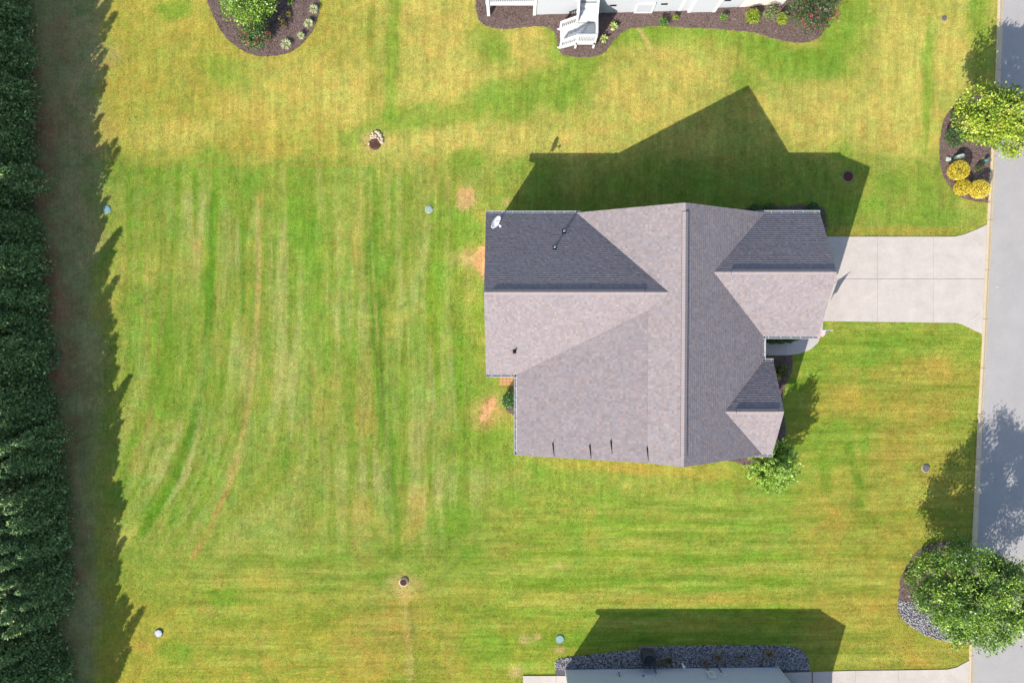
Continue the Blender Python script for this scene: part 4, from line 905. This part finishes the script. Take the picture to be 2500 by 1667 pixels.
ball_shrub('golden_shrub', 2393, 461, 24, .95, [(.78, .62, .06), (.70, .56, .05), (.58, .44, .03), (.80, .66, .10)], 'golden yellow ball shrub against the kerb', 'golden ball shrubs', 3000, .034, loose=.07)
ball_shrub('small_shrub', 2392, 409, 10, .45, [(.07, .11, .03), (.10, .12, .03)], 'small dull green shrub beside the teal marker near the kerb', None, 500, .03, loose=.2)
# south-east bed
YG = [(.16, .24, .03), (.26, .28, .02), (.10, .17, .03)]
ball_shrub('small_shrub', 2266, 1364, 17, .8, YG, 'yellow-green shrub at the upper edge of the lower right bed', None, 1100, .045, loose=.16)
ball_shrub('small_shrub', 2226, 1412, 17, .75, YG, 'yellow-green shrub at the left edge of the lower right bed', None, 1100, .045, loose=.16)
# house beds
ball_shrub('evergreen_shrub', 1247, 975, 22, 1.1, [(.05, .12, .03), (.08, .17, .04), (.13, .26, .06)], 'glossy green shrub against the back wall under the white gutter', None, 1500, .06, loose=.16)
ball_shrub('evergreen_shrub', 1885, 826, 15, .8, BOX, 'dark green shrub in the shade beside the front walk, nearest the door', None, 1100, .04, loose=.10)
ball_shrub('evergreen_shrub', 1908, 825, 15, .8, BOX, 'dark green shrub in the shade beside the front walk, middle of three', None, 1100, .04, loose=.10)
ball_shrub('evergreen_shrub', 1928, 824, 14, .8, BOX, 'dark green shrub in the shade beside the front walk, nearest the driveway', None, 1100, .04, loose=.10)
ball_shrub('loose_shrub', 1913, 905, 20, .9, [(.14, .16, .04), (.18, .15, .05), (.09, .13, .03)], 'loose olive shrub in the shaded bed below the front walk', None, 1100, .05, loose=.3)
ball_shrub('golden_shrub', 1896, 920, 9, .6, GOLD, 'small yellow shrub at the shaded front gable wall', None, 700, .035, loose=.1)
for px_, py_, l_ in [(1843, 512, 'dark shrub behind the garage wing, farthest from the driveway'), (1880, 510, 'dark shrub behind the garage wing, second from the driveway corner'), (1985, 508, 'small shaded shrub at the rear garage corner by the downspout')]:
    ball_shrub('evergreen_shrub', px_, py_, 15, .8, BOX, l_, None, 900, .04, loose=.12)
ball_shrub('olive_shrub', 2006, 535, 14, 1.0, [(.16, .17, .03), (.10, .14, .03)], 'olive shrub at the garage front corner in the shade', None, 900, .04, loose=.15)
# north bed plants
HOSTA = [(.42, .48, .14), (.34, .44, .10), (.50, .52, .22)]
grass_tuft('hosta', 1498, 66, 11, .3, HOSTA, 'pale lime hosta in the top bed, nearer the white neighbouring house', None, 60, .035)
grass_tuft('hosta', 1474, 96, 11, .3, HOSTA, 'pale lime hosta beside the foot of the white stairs', None, 60, .035)
ball_shrub('leafy_plant', 1620, 53, 14, .5, [(.10, .20, .04), (.14, .25, .05)], 'loose green plant spilling over the front edge of the top bed', None, 500, .045, loose=.35)
ball_shrub('leafy_plant', 1650, 41, 8, .4, [(.20, .30, .03), (.26, .32, .03)], 'small yellow-green plant left of the box bay of the white house', None, 350, .04, loose=.25)
ball_shrub('leafy_plant', 1767, 42, 9, .45, [(.14, .27, .04), (.18, .32, .05)], 'small bright green plant right of the box bay of the white house', None, 350, .04, loose=.25)
ball_shrub('golden_shrub', 1840, 40, 18, .8, [(.26, .34, .03), (.34, .38, .03), (.18, .27, .03)], 'larger lime yellow shrub in the top bed', None, 1200, .045, loose=.2)
ball_shrub('loose_shrub', 1883, 31, 20, .9, [(.20, .25, .09), (.26, .30, .12), (.14, .2, .06)], 'feathery pale green shrub between two lime shrubs in the top bed', None, 900, .04, loose=.4)
ball_shrub('golden_shrub', 1911, 46, 14, .65, [(.28, .36, .03), (.34, .38, .03), (.2, .28, .03)], 'smaller lime yellow shrub next to the magenta crape myrtle', None, 900, .045, loose=.2)
PALEG = [(.50, .54, .26), (.58, .60, .36), (.42, .48, .18)]
for px_, py_, r_, l_ in [(767, 24, 12, 'pale ornamental grass tuft topmost on the right rim of the round bed'), (755, 59, 12, 'pale ornamental grass tuft second down the right rim of the round bed'), (736, 89, 10, 'smallest pale ornamental grass tuft on the right rim of the round bed'), (700, 109, 14, 'largest pale ornamental grass tuft at the bottom of the round bed')]:
    grass_tuft('ornamental_grass', px_, py_, r_, .32, PALEG, l_, 'pale grass tufts round the mulch bed', 120, .014)
for px_, py_, r_, l_ in [(693, 58, 9, 'orange yellow grass tuft right of the red bush shadow'), (705, 36, 8, 'small orange yellow grass tuft, upper one in the round bed')]:
    grass_tuft('golden_grass', px_, py_, r_, .25, [(.42, .30, .05), (.34, .28, .05), (.46, .36, .08)], l_, None, 80, .012)
grass_tuft('leafy_plant', 709, 6, 10, .35, [(.26, .34, .06), (.18, .28, .04)], 'yellow-green upright plant at the top edge of the round bed', None, 80, .016)
# dry grasses in the gravel bed
for px_, py_, r_, h_, c_, l_ in [(1876, 1594, 17, .6, 0, 'largest tan grass clump in the gravel, farthest right'), (1752, 1602, 15, .6, 0, 'tan grass clump in the gravel above the large roof box'), (1809, 1600, 9, .35, 0, 'small tan grass clump between the two larger ones in the gravel'), (1720, 1616, 9, .35, 0, 'low tan grass clump touching the roof edge'), (1632, 1610, 15, .55, 1, 'green and brown grass clump right of the air conditioner'), (1612, 1612, 9, .35, 0, 'brown grass clump touching the air conditioner')]:
    grass_tuft('dry_grass', px_, py_, r_, h_, [[(.30, .21, .11), (.24, .18, .08), (.36, .27, .15)], [(.12, .15, .05), (.20, .16, .07)]][c_], l_, None, 110, .010)

# ------------------------------------------------------------------ lids, drains and utility boxes on the lawn
def lid(name, px, py, r, h, m, label, rim=None, n=28, dome=.006):
    x, y, _ = P(px, py, h); t = thing(name, (x, y, 0), label, 'utility lid')
    mb = MB(); mb.lathe((x, y, 0), [(r, -.05), (r, h), (r * .93, h + .01), (r * .90, h), (r * .5, h + dome * .8), (r * .05, h + dome)], n); mb.build('cover', m, t)
    mb = MB(); mb.lathe((x, y, 0), [(r * 1.14, -.05), (r * 1.12, h * .55), (r * 1.0, h * .6)], n); mb.build('riser', rim or M['concrete'], t)
    for k in range(4):
        a = k * math.pi / 2 + .5; mb = MB(); mb.lathe((x + math.cos(a) * r * .78, y + math.sin(a) * r * .78, h), [(.014, 0), (.014, .016), (.006, .018)], 8); mb.build('bolt', M['dgrey_lid'], t)
lid('septic_lid', 260, 511, .22, .04, M['blue_lid'], 'round blue-grey lid in the shade of the cypress row', M['green_lid'])
lid('septic_lid', 1047, 511, .21, .04, M['pale_lid'], 'round pale green lid in the back lawn near the satellite dish corner', M['grey_lid'])
lid('septic_lid', 386, 1546, .24, .09, M['grey_lid'], 'pale grey angular lid at the lower left of the lawn', M['dgrey_lid'], n=8)
lid('septic_lid', 1367, 1560, .25, .05, M['green_lid'], 'round teal lid with a dark rim near the lower neighbouring house', M['dgrey_lid'])
lid('meter_lid', 2261, 1143, .22, .06, M['dgrey_lid'], 'round dark grey lid in the front lawn near the road', M['sand'])
lid('meter_lid', 2306, 45, .14, .05, M['dgrey_lid'], 'small dark grey oval lid in the upper right lawn', M['concrete'])
def drain(px, py, r, label, cm='dconcrete'):
    x, y, _ = P(px, py, .1); t = thing('catch_basin', (x, y, 0), label, 'drain')
    mb = MB(); mb.lathe((x, y, 0), [(r * 1.42, -.05), (r * 1.36, .05), (r * 1.12, .11), (r * 1.02, .11), (r * .98, .04)], 28); mb.build('concrete_collar', M[cm], t)
    mb = MB()
    for i in range(-4, 5):
        w = math.sqrt(max(0, 1 - (i / 4.6) ** 2)) * r; mb.bar((x - w, y + i * r / 4.6, .10), (x + w, y + i * r / 4.6, .10), r * .12, .025); mb.bar((x + i * r / 4.6, y - w, .096), (x + i * r / 4.6, y + w, .096), r * .08, .02)
    mb.lathe((x, y, .05), [(r, 0), (r, .055), (r * .92, .055), (r * .9, 0)], 28); mb.build('grate', M['rust'], t)
    return t, x, y
drain(985, 1421, .21, 'round rusty drain grate with a pale rim in the lower lawn', 'sand')
t, x, y = drain(914, 351, .26, 'round rusty drain with white rocks behind it in the upper lawn')
for k in range(44):
    a = random.uniform(.0, math.pi); q = random.uniform(.30, .78); r_ = random.uniform(.06, .10); mb = MB(); cx_, cy_ = x + .08 + math.cos(a) * q * .55, y + math.sin(a) * q
    mb.lathe((cx_, cy_, 0), [(r_, 0), (r_ * 1.05, .05), (r_ * .7, .09), (r_ * .2, .105)], 7)
    o = mb.build('rock', M['sand'], None, origin=(cx_, cy_, 0)); tag(o, 'small pale rock piled behind the rusty drain in the upper lawn', 'rock', 'pale rocks behind the upper drain')
x, y, _ = P(2070, 431); t = thing('manhole', (x, y, 0), 'rusty brown gridded manhole cover in the shade of the garage roof', 'manhole')
mb = MB(); mb.lathe((x, y, 0), [(.36, -.05), (.35, .05), (.31, .06), (.30, .04)], 30); mb.build('frame', M['concrete'], t)
mb = MB(); mb.lathe((x, y, 0), [(.295, .0), (.295, .05), (.28, .052)], 30)
for i in range(-5, 6):
    w = math.sqrt(max(0, 1 - (i / 5.8) ** 2)) * .28; mb.bar((x - w, y + i * .05, .056), (x + w, y + i * .05, .056), .02, .014); mb.bar((x + i * .05, y - w, .057), (x + i * .05, y + w, .057), .02, .014)
mb.build('cover', M['rust'], t)
# utility pedestal
x, y, _ = P(2348, 380, .45); t = thing('utility_pedestal', (x, y, 0), 'pale green rounded utility pedestal between the green and golden shrubs', 'utility box')
def capsule(mb, x, y, z0, z1, a, b, rot, n=24):
    for (s0, z), (s1, z_) in zip([(1, z0), (1, z1 - .08), (.93, z1 - .03), (.7, z1)], [(1, z1 - .08), (.93, z1 - .03), (.7, z1), (.0, z1 + .01)]):
        vs = []
        for s, zz in ((s0, z), (s1, z_)):
            for k in range(n):
                th = 2 * math.pi * k / n; ux = math.copysign(abs(math.cos(th)) ** .6, math.cos(th)) * a * s; uy = math.copysign(abs(math.sin(th)) ** .8, math.sin(th)) * b * s
                vs.append((x + ux * math.cos(rot) - uy * math.sin(rot), y + ux * math.sin(rot) + uy * math.cos(rot), zz))
        mb.add(vs, [(k, (k + 1) % n, n + (k + 1) % n, n + k) for k in range(n)])
mb = MB(); capsule(mb, x, y, .1, .46, .23, .115, .25); mb.build('hood', M['pedestal'], t)
mb = MB(); capsule(mb, x, y, 0, .12, .21, .10, .25); mb.build('base', M['grey_lid'], t)
x, y, _ = P(2316, 388, .1); t = thing('valve_box', (x, y, 0), 'small white valve box at the left edge of the upper right bed', 'utility box')
mb = MB(); mb.prism([(x - .15, y - .1), (x + .02, y - .13), (x + .16, y - .08), (x + .14, y + .06), (x - .1, y + .12)], 0, .12); mb.build('box', M['pedestal'], t); mb = MB(); mb.prism([(x - .1, y - .06), (x + .1, y - .05), (x + .09, y + .03), (x - .07, y + .07)], .12, .135); mb.build('lid', M['grey_lid'], t)
x, y, _ = P(2408, 391, .2); t = thing('marker_post', (x, y, 0), 'small teal marker post beside the kerb in the upper right bed', 'marker')
mb = MB(); mb.tube([(x, y, 0), (x, y, .28)], .02, 8); mb.build('post', M['teal'], t); mb = MB(); capsule(mb, x, y, .2, .32, .12, .07, .3, 16); mb.build('cap', M['teal'], t)
# litter
x, y, _ = P(2437, 701, -.06)
mb = MB(); mb.add([(x - .1, y - .1, -.058), (x - .08, y + .08, -.04), (x + .05, y + .1, -.05), (x + .03, y + .05, -.03), (x - .05, y + .01, -.045)], [(4, 3, 2, 1, 0)]); o = mb.build('paper_scrap', M['white']); tag(o, 'crumpled white paper scrap on the road opposite the driveway', 'litter')

# ------------------------------------------------------------------ white neighbouring house at the top
nh = thing('neighbour_house', (13, 23, 0), 'white house with pale blue-grey siding cut off by the top edge', 'house')
def wall_run(pts, z0, z1, m, name, thick=.2, parent=nh, boards=None):
    for (a, b) in zip(pts[:-1], pts[1:]):
        A_, B_ = Vector(P(*a)), Vector(P(*b)); d = (B_ - A_).normalized(); nrm = Vector((d.y, -d.x, 0))
        if nrm.y > 0: nrm = -nrm
        mb = MB(); q = [A_, B_, B_ - nrm * thick, A_ - nrm * thick]
        mb.add([(v.x, v.y, z0) for v in q] + [(v.x, v.y, z1) for v in q], [(0, 1, 5, 4), (1, 2, 6, 5), (2, 3, 7, 6), (3, 0, 4, 7), (4, 5, 6, 7)])
        w = mb.build(name, m, parent)
        if boards:
            z = boards
            while z < z1:
                mb = MB(); zt = min(z + .178, z1); bt = nrm * .02; tp = nrm * .004
                mb.add([A_ + bt + Vector((0, 0, z)), B_ + bt + Vector((0, 0, z)), B_ + tp + Vector((0, 0, zt)), A_ + tp + Vector((0, 0, zt)), A_ + Vector((0, 0, z)), B_ + Vector((0, 0, z))], [(0, 1, 2, 3), (1, 0, 4, 5)])
                mb.build('siding_board', M['siding'], w); z += .178
wall_run([(1309, 37), (1458, 33), (1681, 27)], 0, .55, M['found'], 'foundation')
wall_run([(1309, 36.5), (1458, 32.5), (1681, 26.5)], .55, 3.1, M['siding'], 'wall', boards=.56)
wall_run([(1681, 31), (1742, 30)], 0, 3.1, M['siding'], 'box_bay', thick=.6, boards=.05)
wall_run([(1742, 20.5), (1806, 18)], 0, 3.1, M['siding'], 'wall', boards=.4)
wall_run([(1806, 19), (1907, 11)], 0, 1.0, M['stoneveneer'], 'stone_base', thick=.5)
wall_run([(1806, 14), (1907, 7)], 1.0, 3.1, M['siding'], 'wall', boards=1.0)
for a in [(1681, 31), (1742, 30), (1658, 27.5), (1907, 10.5)]:
    mb = MB(); p = P(*a); mb.box(p[0] - .09, p[0] + .09, p[1] - .035, p[1] + .1, 0, 3.1); mb.build('corner_trim', M['white'], nh)
# crawl-space door and foundation vents
pa, pb = P(1546, 31), P(1591, 29.6)
mb = MB()
yy = min(pa[1], pb[1]) - .05
fr_ = .11
mb.box(pa[0], pb[0], yy - .03, yy + .12, .06, .06 + fr_); mb.box(pa[0], pb[0], yy - .03, yy + .12, 1.15, 1.15 + fr_); mb.box(pa[0], pa[0] + fr_, yy - .028, yy + .12, .1, 1.2); mb.box(pb[0] - fr_, pb[0], yy - .028, yy + .12, .1, 1.2)
hd = mb.build('crawl_door', M['white'], nh); mb = MB(); mb.box(pa[0] + .1, pb[0] - .1, yy - .01, yy + .1, .1, 1.2); mb.build('door_leaf', M['siding'], hd)
for px_ in (1497, 1622, 1777):
    p = P(px_, 9.5, 1.0); yv = P(px_, np.interp(px_, [1458, 1681, 1742, 1806], [32.5, 26.5, 20.5, 18]))[1]
    mb = MB(); mb.box(p[0] - .19, p[0] + .19, yv - .05, yv + .02, .92, 1.06); mb.build('foundation_vent', M['vent_black'], nh)
# roof mass beyond the top edge
mb = MB(); mb.add([(-1.8, 19.0, 3.1), (18.5, 19.6, 3.1), (18.5, 24.5, 5.6), (-1.8, 24.5, 5.6), (-1.8, 30, 3.1), (18.5, 30, 3.1)], [(0, 1, 2, 3), (3, 2, 5, 4), (0, 3, 4), (1, 5, 2), (4, 5, 1, 0)]); mb.build('roof', mat('grey_roof_shingle', (.12, .12, .125), rough=.95, nscale=20, namp=.3), nh)
# white deck with posts, railing and stairs
dk = thing('deck', (1, 18, 0), 'raised white deck with baluster railing against the top edge', 'deck')
def railing(parent, a, b, zt, zb, n, name='railing', bot=.1, wid=.09):
    a = Vector(a); b = Vector(b); mb = MB()
    mb.bar(a + Vector((0, 0, zt)), b + Vector((0, 0, zt)), .14, .04); r_ = mb.build('handrail', M['white'], parent)
    mb = MB(); mb.bar(a + Vector((0, 0, zb)), b + Vector((0, 0, zb)), .06, .06); mb.build('bottom_rail', M['white'], r_)
    for k in range(n):
        t = (k + .5) / n; p = a.lerp(b, t); mb = MB(); mb.bar(p + Vector((0, 0, zb)), p + Vector((0, 0, zt)), .045, .045); mb.build('baluster', M['white'], r_)
zD = 1.55
dW = P(1193, 40); dE = P(1304.5, 38.5)
for i in range(14):
    mb = MB(); mb.box(dW[0] - .1, dE[0] + .1, dW[1] + .1 + i * .145, dW[1] + .1 + i * .145 + .135, zD - .03, zD); mb.build('deck_board', M['white'], dk)
mb = MB(); mb.box(dW[0] - .1, dE[0] + .1, dW[1] + .04, dW[1] + .1, zD - .25, zD - .03); mb.box(dW[0] - .13, dW[0] - .1, dW[1] + .1, dW[1] + 2.2, zD - .25, zD - .03); mb.build('rim_joist', M['white'], dk)
for p in (dW, dE):
    mb = MB(); mb.box(p[0] - .09, p[0] + .09, p[1] - .02, p[1] + .16, 0, zD + 1.05); mb.box(p[0] - .11, p[0] + .11, p[1] - .04, p[1] + .18, zD + 1.05, zD + 1.1); mb.build('post', M['white'], dk)
railing(dk, (dW[0] + .1, dW[1] + .07, zD), (dE[0] - .1, dE[1] + .07, zD), 1.0, .1, 24)
railing(dk, (dE[0] + .1, dE[1] + .12, zD), (P(1403, 36)[0], dE[1] + .12, zD), 1.0, .1, 20)
mb = MB(); mb.box(dE[0] + .1, P(1410, 36)[0], dE[1] + .2, dE[1] + 1.8, zD - .1, zD - .0); mb.build('decking', M['white'], dk)

stx = thing('stairs', (P(1420, 80)), 'white wooden stairs with a landing and balusters leading down from the deck', 'stairs')
zL = .85; yS = P(1404, 118.6)[1]; xLw = P(1404, 118, 0)[0] - .02; xLe = P(1446, 117, 0)[0] + .1
yLn = yS + 1.15; yH = P(1430, 33.5)[1]
for i in range(8):
    mb = MB(); mb.box(xLw, xLe, yS + .02 + i * .14, yS + .02 + i * .14 + .13, zL - .03, zL); mb.build('landing_board', M['white'], stx)
mb = MB(); mb.box(xLw, xLe, yS - .02, yS + .02, zL - .24, zL - .005); mb.box(xLe, xLe + .03, yS, yH, zL - .24, zL - .005); mb.build('rim_joist', M['white'], stx)
nst = 4
for i in range(nst):
    z = zL + (zD - zL) * (i + 1) / (nst); y0 = yLn + (yH - .1 - yLn) * i / nst; y1_ = yLn + (yH - .1 - yLn) * (i + 1) / nst + .03
    mb = MB(); mb.box(xLw, xLe, y0, y1_, z - .04, z); mb.box(xLw, xLe, y0 + .01, y0 + .03, z - .17, z - .04); mb.build('tread', M['white'], stx)
xB = P(1367, 100)[0]; y0s, y1s = yS + .05, yS + 1.1
for i in range(4):
    z = zL - zL * (i + 1) / 5; xa = xLw - (xLw - xB) * (i + 1) / 4; xb = xLw - (xLw - xB) * i / 4 + .03
    mb = MB(); mb.box(xa, xb, y0s, y1s, z - .04, z); mb.box(xb - .05, xb - .03, y0s, y1s, z, z + .13); mb.build('tread', M['white'], stx)
for yy in (y0s - .04, y1s + .0):
    mb = MB(); mb.bar((xLw, yy, zL - .13), (xB - .1, yy, .02), .05, .26); mb.build('stringer', M['white'], stx)
    railing(stx, (xLw, yy, zL), (xB + .02, yy, .08), .95, .16, 8)
    mb = MB(); mb.box(xB - .05, xB + .06, yy - .055, yy + .055, 0, 1.08); mb.build('newel_post', M['white'], stx)
for (x_, y_) in [(xLw + .02, yS + .04), (xLe - .06, yS + .04), (xLw + .02, yLn + .02), (xLe - .06, yLn + .02)]:
    mb = MB(); mb.box(x_ - .06, x_ + .06, y_ - .06, y_ + .06, 0, zL + 1.02); mb.build('post', M['white'], stx)
railing(stx, (xLw + .06, yS + .02, zL), (xLe - .06, yS + .02, zL), .98, .12, 11)
railing(stx, (xLe - .04, yS + .08, zL), (xLe - .04, yLn, zL), .98, .12, 9)
railing(stx, (xLe - .04, yLn, zL), (xLe - .04, yH - .15, zD), .98, .12, 8)
railing(stx, (xLw + .02, yLn, zL), (xLw + .02, yH - .15, zD), .98, .12, 8)

# ------------------------------------------------------------------ neighbouring house at the bottom: its shaded wall shows
sh = thing('neighbour_house', (9, -24, 0), 'house whose shaded blue-grey side wall is cut off by the bottom edge', 'house')
M['bluewall'] = mat('blue_grey_siding', (0.40, 0.43, 0.50), rough=0.7, nscale=5, namp=0.05)
WA = Vector(P(1381, 1633)); WB = Vector(P(1897, 1627)); wd_ = (WB - WA).normalized(); wn = Vector((-wd_.y, wd_.x, 0)); zs = 2.6
def wbox(mb, u0, u1, z0, z1, d0, d1):
    q = [WA + wd_ * u + wn * d for u, d in ((u0, d1), (u1, d1), (u1, d0), (u0, d0))]
    mb.add([(v.x, v.y, z0) for v in q] + [(v.x, v.y, z1) for v in q], [(0, 1, 2, 3), (7, 6, 5, 4), (1, 0, 4, 5), (2, 1, 5, 6), (3, 2, 6, 7), (0, 3, 7, 4)])
WL = (WB - WA).length
mb = MB(); wbox(mb, .02, WL - .02, 0, zs, -7.6, 0); mb.build('wall', M['bluewall'], sh)
mb = MB(); wbox(mb, WL - 1.5, WL + 1.2, 0, zs, -7.0, -1.4); mb.build('front_wing', M['bluewall'], sh)
z = .12
while z < zs - .02:
    zt = min(z + .15, zs); mb = MB(); a0 = WA + wd_ * .05; b0 = WA + wd_ * (WL - .05)
    mb.add([a0 + wn * .022 + Vector((0, 0, z)), b0 + wn * .022 + Vector((0, 0, z)), b0 + wn * .004 + Vector((0, 0, zt)), a0 + wn * .004 + Vector((0, 0, zt)), a0 + Vector((0, 0, z)), b0 + Vector((0, 0, z))], [(3, 2, 1, 0), (5, 4, 0, 1)])
    mb.build('siding_board', M['bluewall'], sh); z += .15
for u in (0.0, WL):
    mb = MB(); wbox(mb, u - .05, u + .05, 0, zs, -.12, .045); mb.build('corner_trim', M['white'], sh)
yE = -21.22; x0r, x1r = 3.05, 16.9; ps = .55; run_s = 3.3; zz = zs + ps * run_s
slope(sh, (x1r, yE, zs), (x0r, yE, zs), (0, -1), run_s, ps, PAL_GREY, expo=.1425)
mb = MB(); mb.add([(x0r, yE - run_s, zz), (x1r, yE - run_s, zz), (x1r, yE - run_s * 2 - 1.4, zs - .7), (x0r, yE - run_s * 2 - 1.4, zs - .7)], [(3, 2, 1, 0), (0, 1, 2, 3)]); mb.build('rear_roof_slope', mat('slate_grey_roof', tuple(PAL_GREY[0]), rough=.9, nscale=25, namp=.2), sh)
mb = MB(); mb.add([(x1r - .3, yE - .2, zs), (x1r - .3, yE - run_s, zz - .12), (x1r - .3, yE - run_s * 2, zs)], [(0, 1, 2), (2, 1, 0)]); mb.add([(x0r + .2, yE - .2, zs), (x0r + .2, yE - run_s, zz - .12), (x0r + .2, yE - run_s * 2, zs)], [(0, 1, 2), (2, 1, 0)]); mb.build('gable', M['bluewall'], sh)
gutter(sh, (x0r, yE, zs), (x1r, yE, zs), (0, 1))
def on_wall(px, py):
    g = Vector(P(px, py)); dr = g - Vector((0, 0, H)); t = (WA - Vector((0, 0, H))).dot(wn) / dr.dot(wn)
    q = Vector((0, 0, H)) + dr * t
    return (q - WA).dot(wd_), q.z
for px_, py_, w_, h_, d_, nm, mm in [(1737, 1651, .19, .36, .17, 'meter_box', 'dish'), (1766, 1650, .12, .17, .12, 'junction_box', 'dish'), (1605, 1651, .09, .15, .10, 'disconnect_box', 'dish'), (1571, 1650, .06, .07, .05, 'wall_outlet', 'dgrey_lid')]:
    u, z = on_wall(px_, py_); mb = MB(); wbox(mb, u - w_, u + w_, z - h_, z + h_, .02, d_); bo = mb.build(nm, M[mm], sh)
    mb = MB(); wbox(mb, u - w_ * .8, u + w_ * .8, z - h_ * .8, z + h_ * .8, d_, d_ + .012); mb.build('cover', M['grey_lid' if mm == 'dish' else mm], bo)
    if nm != 'wall_outlet':
        p = WA + wd_ * u + wn * .07; mb = MB(); mb.tube([(p.x, p.y, 0), (p.x, p.y, z - h_)], .028, 8); mb.build('conduit', M['dgrey_lid'], bo)
u, z = on_wall(1512, 1648); mb = MB(); wbox(mb, u - .09, u + .09, z - .24, z + .24, .02, .07); bo = mb.build('twin_vent', M['white'], sh)
for dz in (-.12, .12):
    p = WA + wd_ * u + wn * .075; mb = MB(); mb.tube([p + Vector((0, 0, z + dz)), p + wn * .03 + Vector((0, 0, z + dz))], .055, 12); mb.build('vent_hole', M['vent_black'], bo)
# air conditioner
x, y, _ = P(1586, 1611, .8); t = thing('air_conditioner', (x, y, 0), 'dark grey air conditioner with a round fan top in the gravel bed', 'air conditioner')
mb = MB(); a = .40; mb.prism([(x - a, y - a + .1), (x - a + .1, y - a), (x + a - .1, y - a), (x + a, y - a + .1), (x + a, y + a - .1), (x + a - .1, y + a), (x - a + .1, y + a), (x - a, y + a - .1)], .04, .78); mb.build('cabinet', M['ac'], t)
for k in range(10):
    z = .12 + k * .06; mb = MB(); mb.box(x - a - .008, x + a + .008, y - a + .12, y + a - .12, z, z + .02); mb.box(x - a + .12, x + a - .12, y - a - .008, y + a + .008, z, z + .02); mb.build('louvre', M['ac'], t)
mb = MB(); mb.lathe((x, y, .78), [(.37, 0), (.36, .05), (.31, .07), (.28, .03)], 28); cw = mb.build('fan_cowl', M['acfan'], t, smooth=True)
mb = MB()
for k in range(5): mb.lathe((x, y, .80 + .004 * k), [(.06 + .05 * k, 0), (.06 + .05 * k, .012), (.05 + .05 * k, .012)], 28)
mb.lathe((x, y, .8), [(.08, 0), (.075, .04), (.02, .05)], 16); mb.build('fan_guard', M['acfan'], cw)
mb = MB(); mb.box(x - .5, x + .5, y - .5, y + .5, -.02, .06); mb.build('pad', M['concrete'], t)
x, y, _ = P(1669, 1626, .4); t = thing('utility_riser', (x, y, 0), 'small white capped riser beside the roof edge in the gravel', 'utility box')
mb = MB(); mb.tube([(x, y, 0), (x, y, .45)], .05, 10); mb.build('pipe', M['dish'], t); mb = MB(); mb.lathe((x, y, .45), [(.09, 0), (.1, .06), (.06, .11), (.01, .12)], 14); mb.build('cap', M['dish'], t)
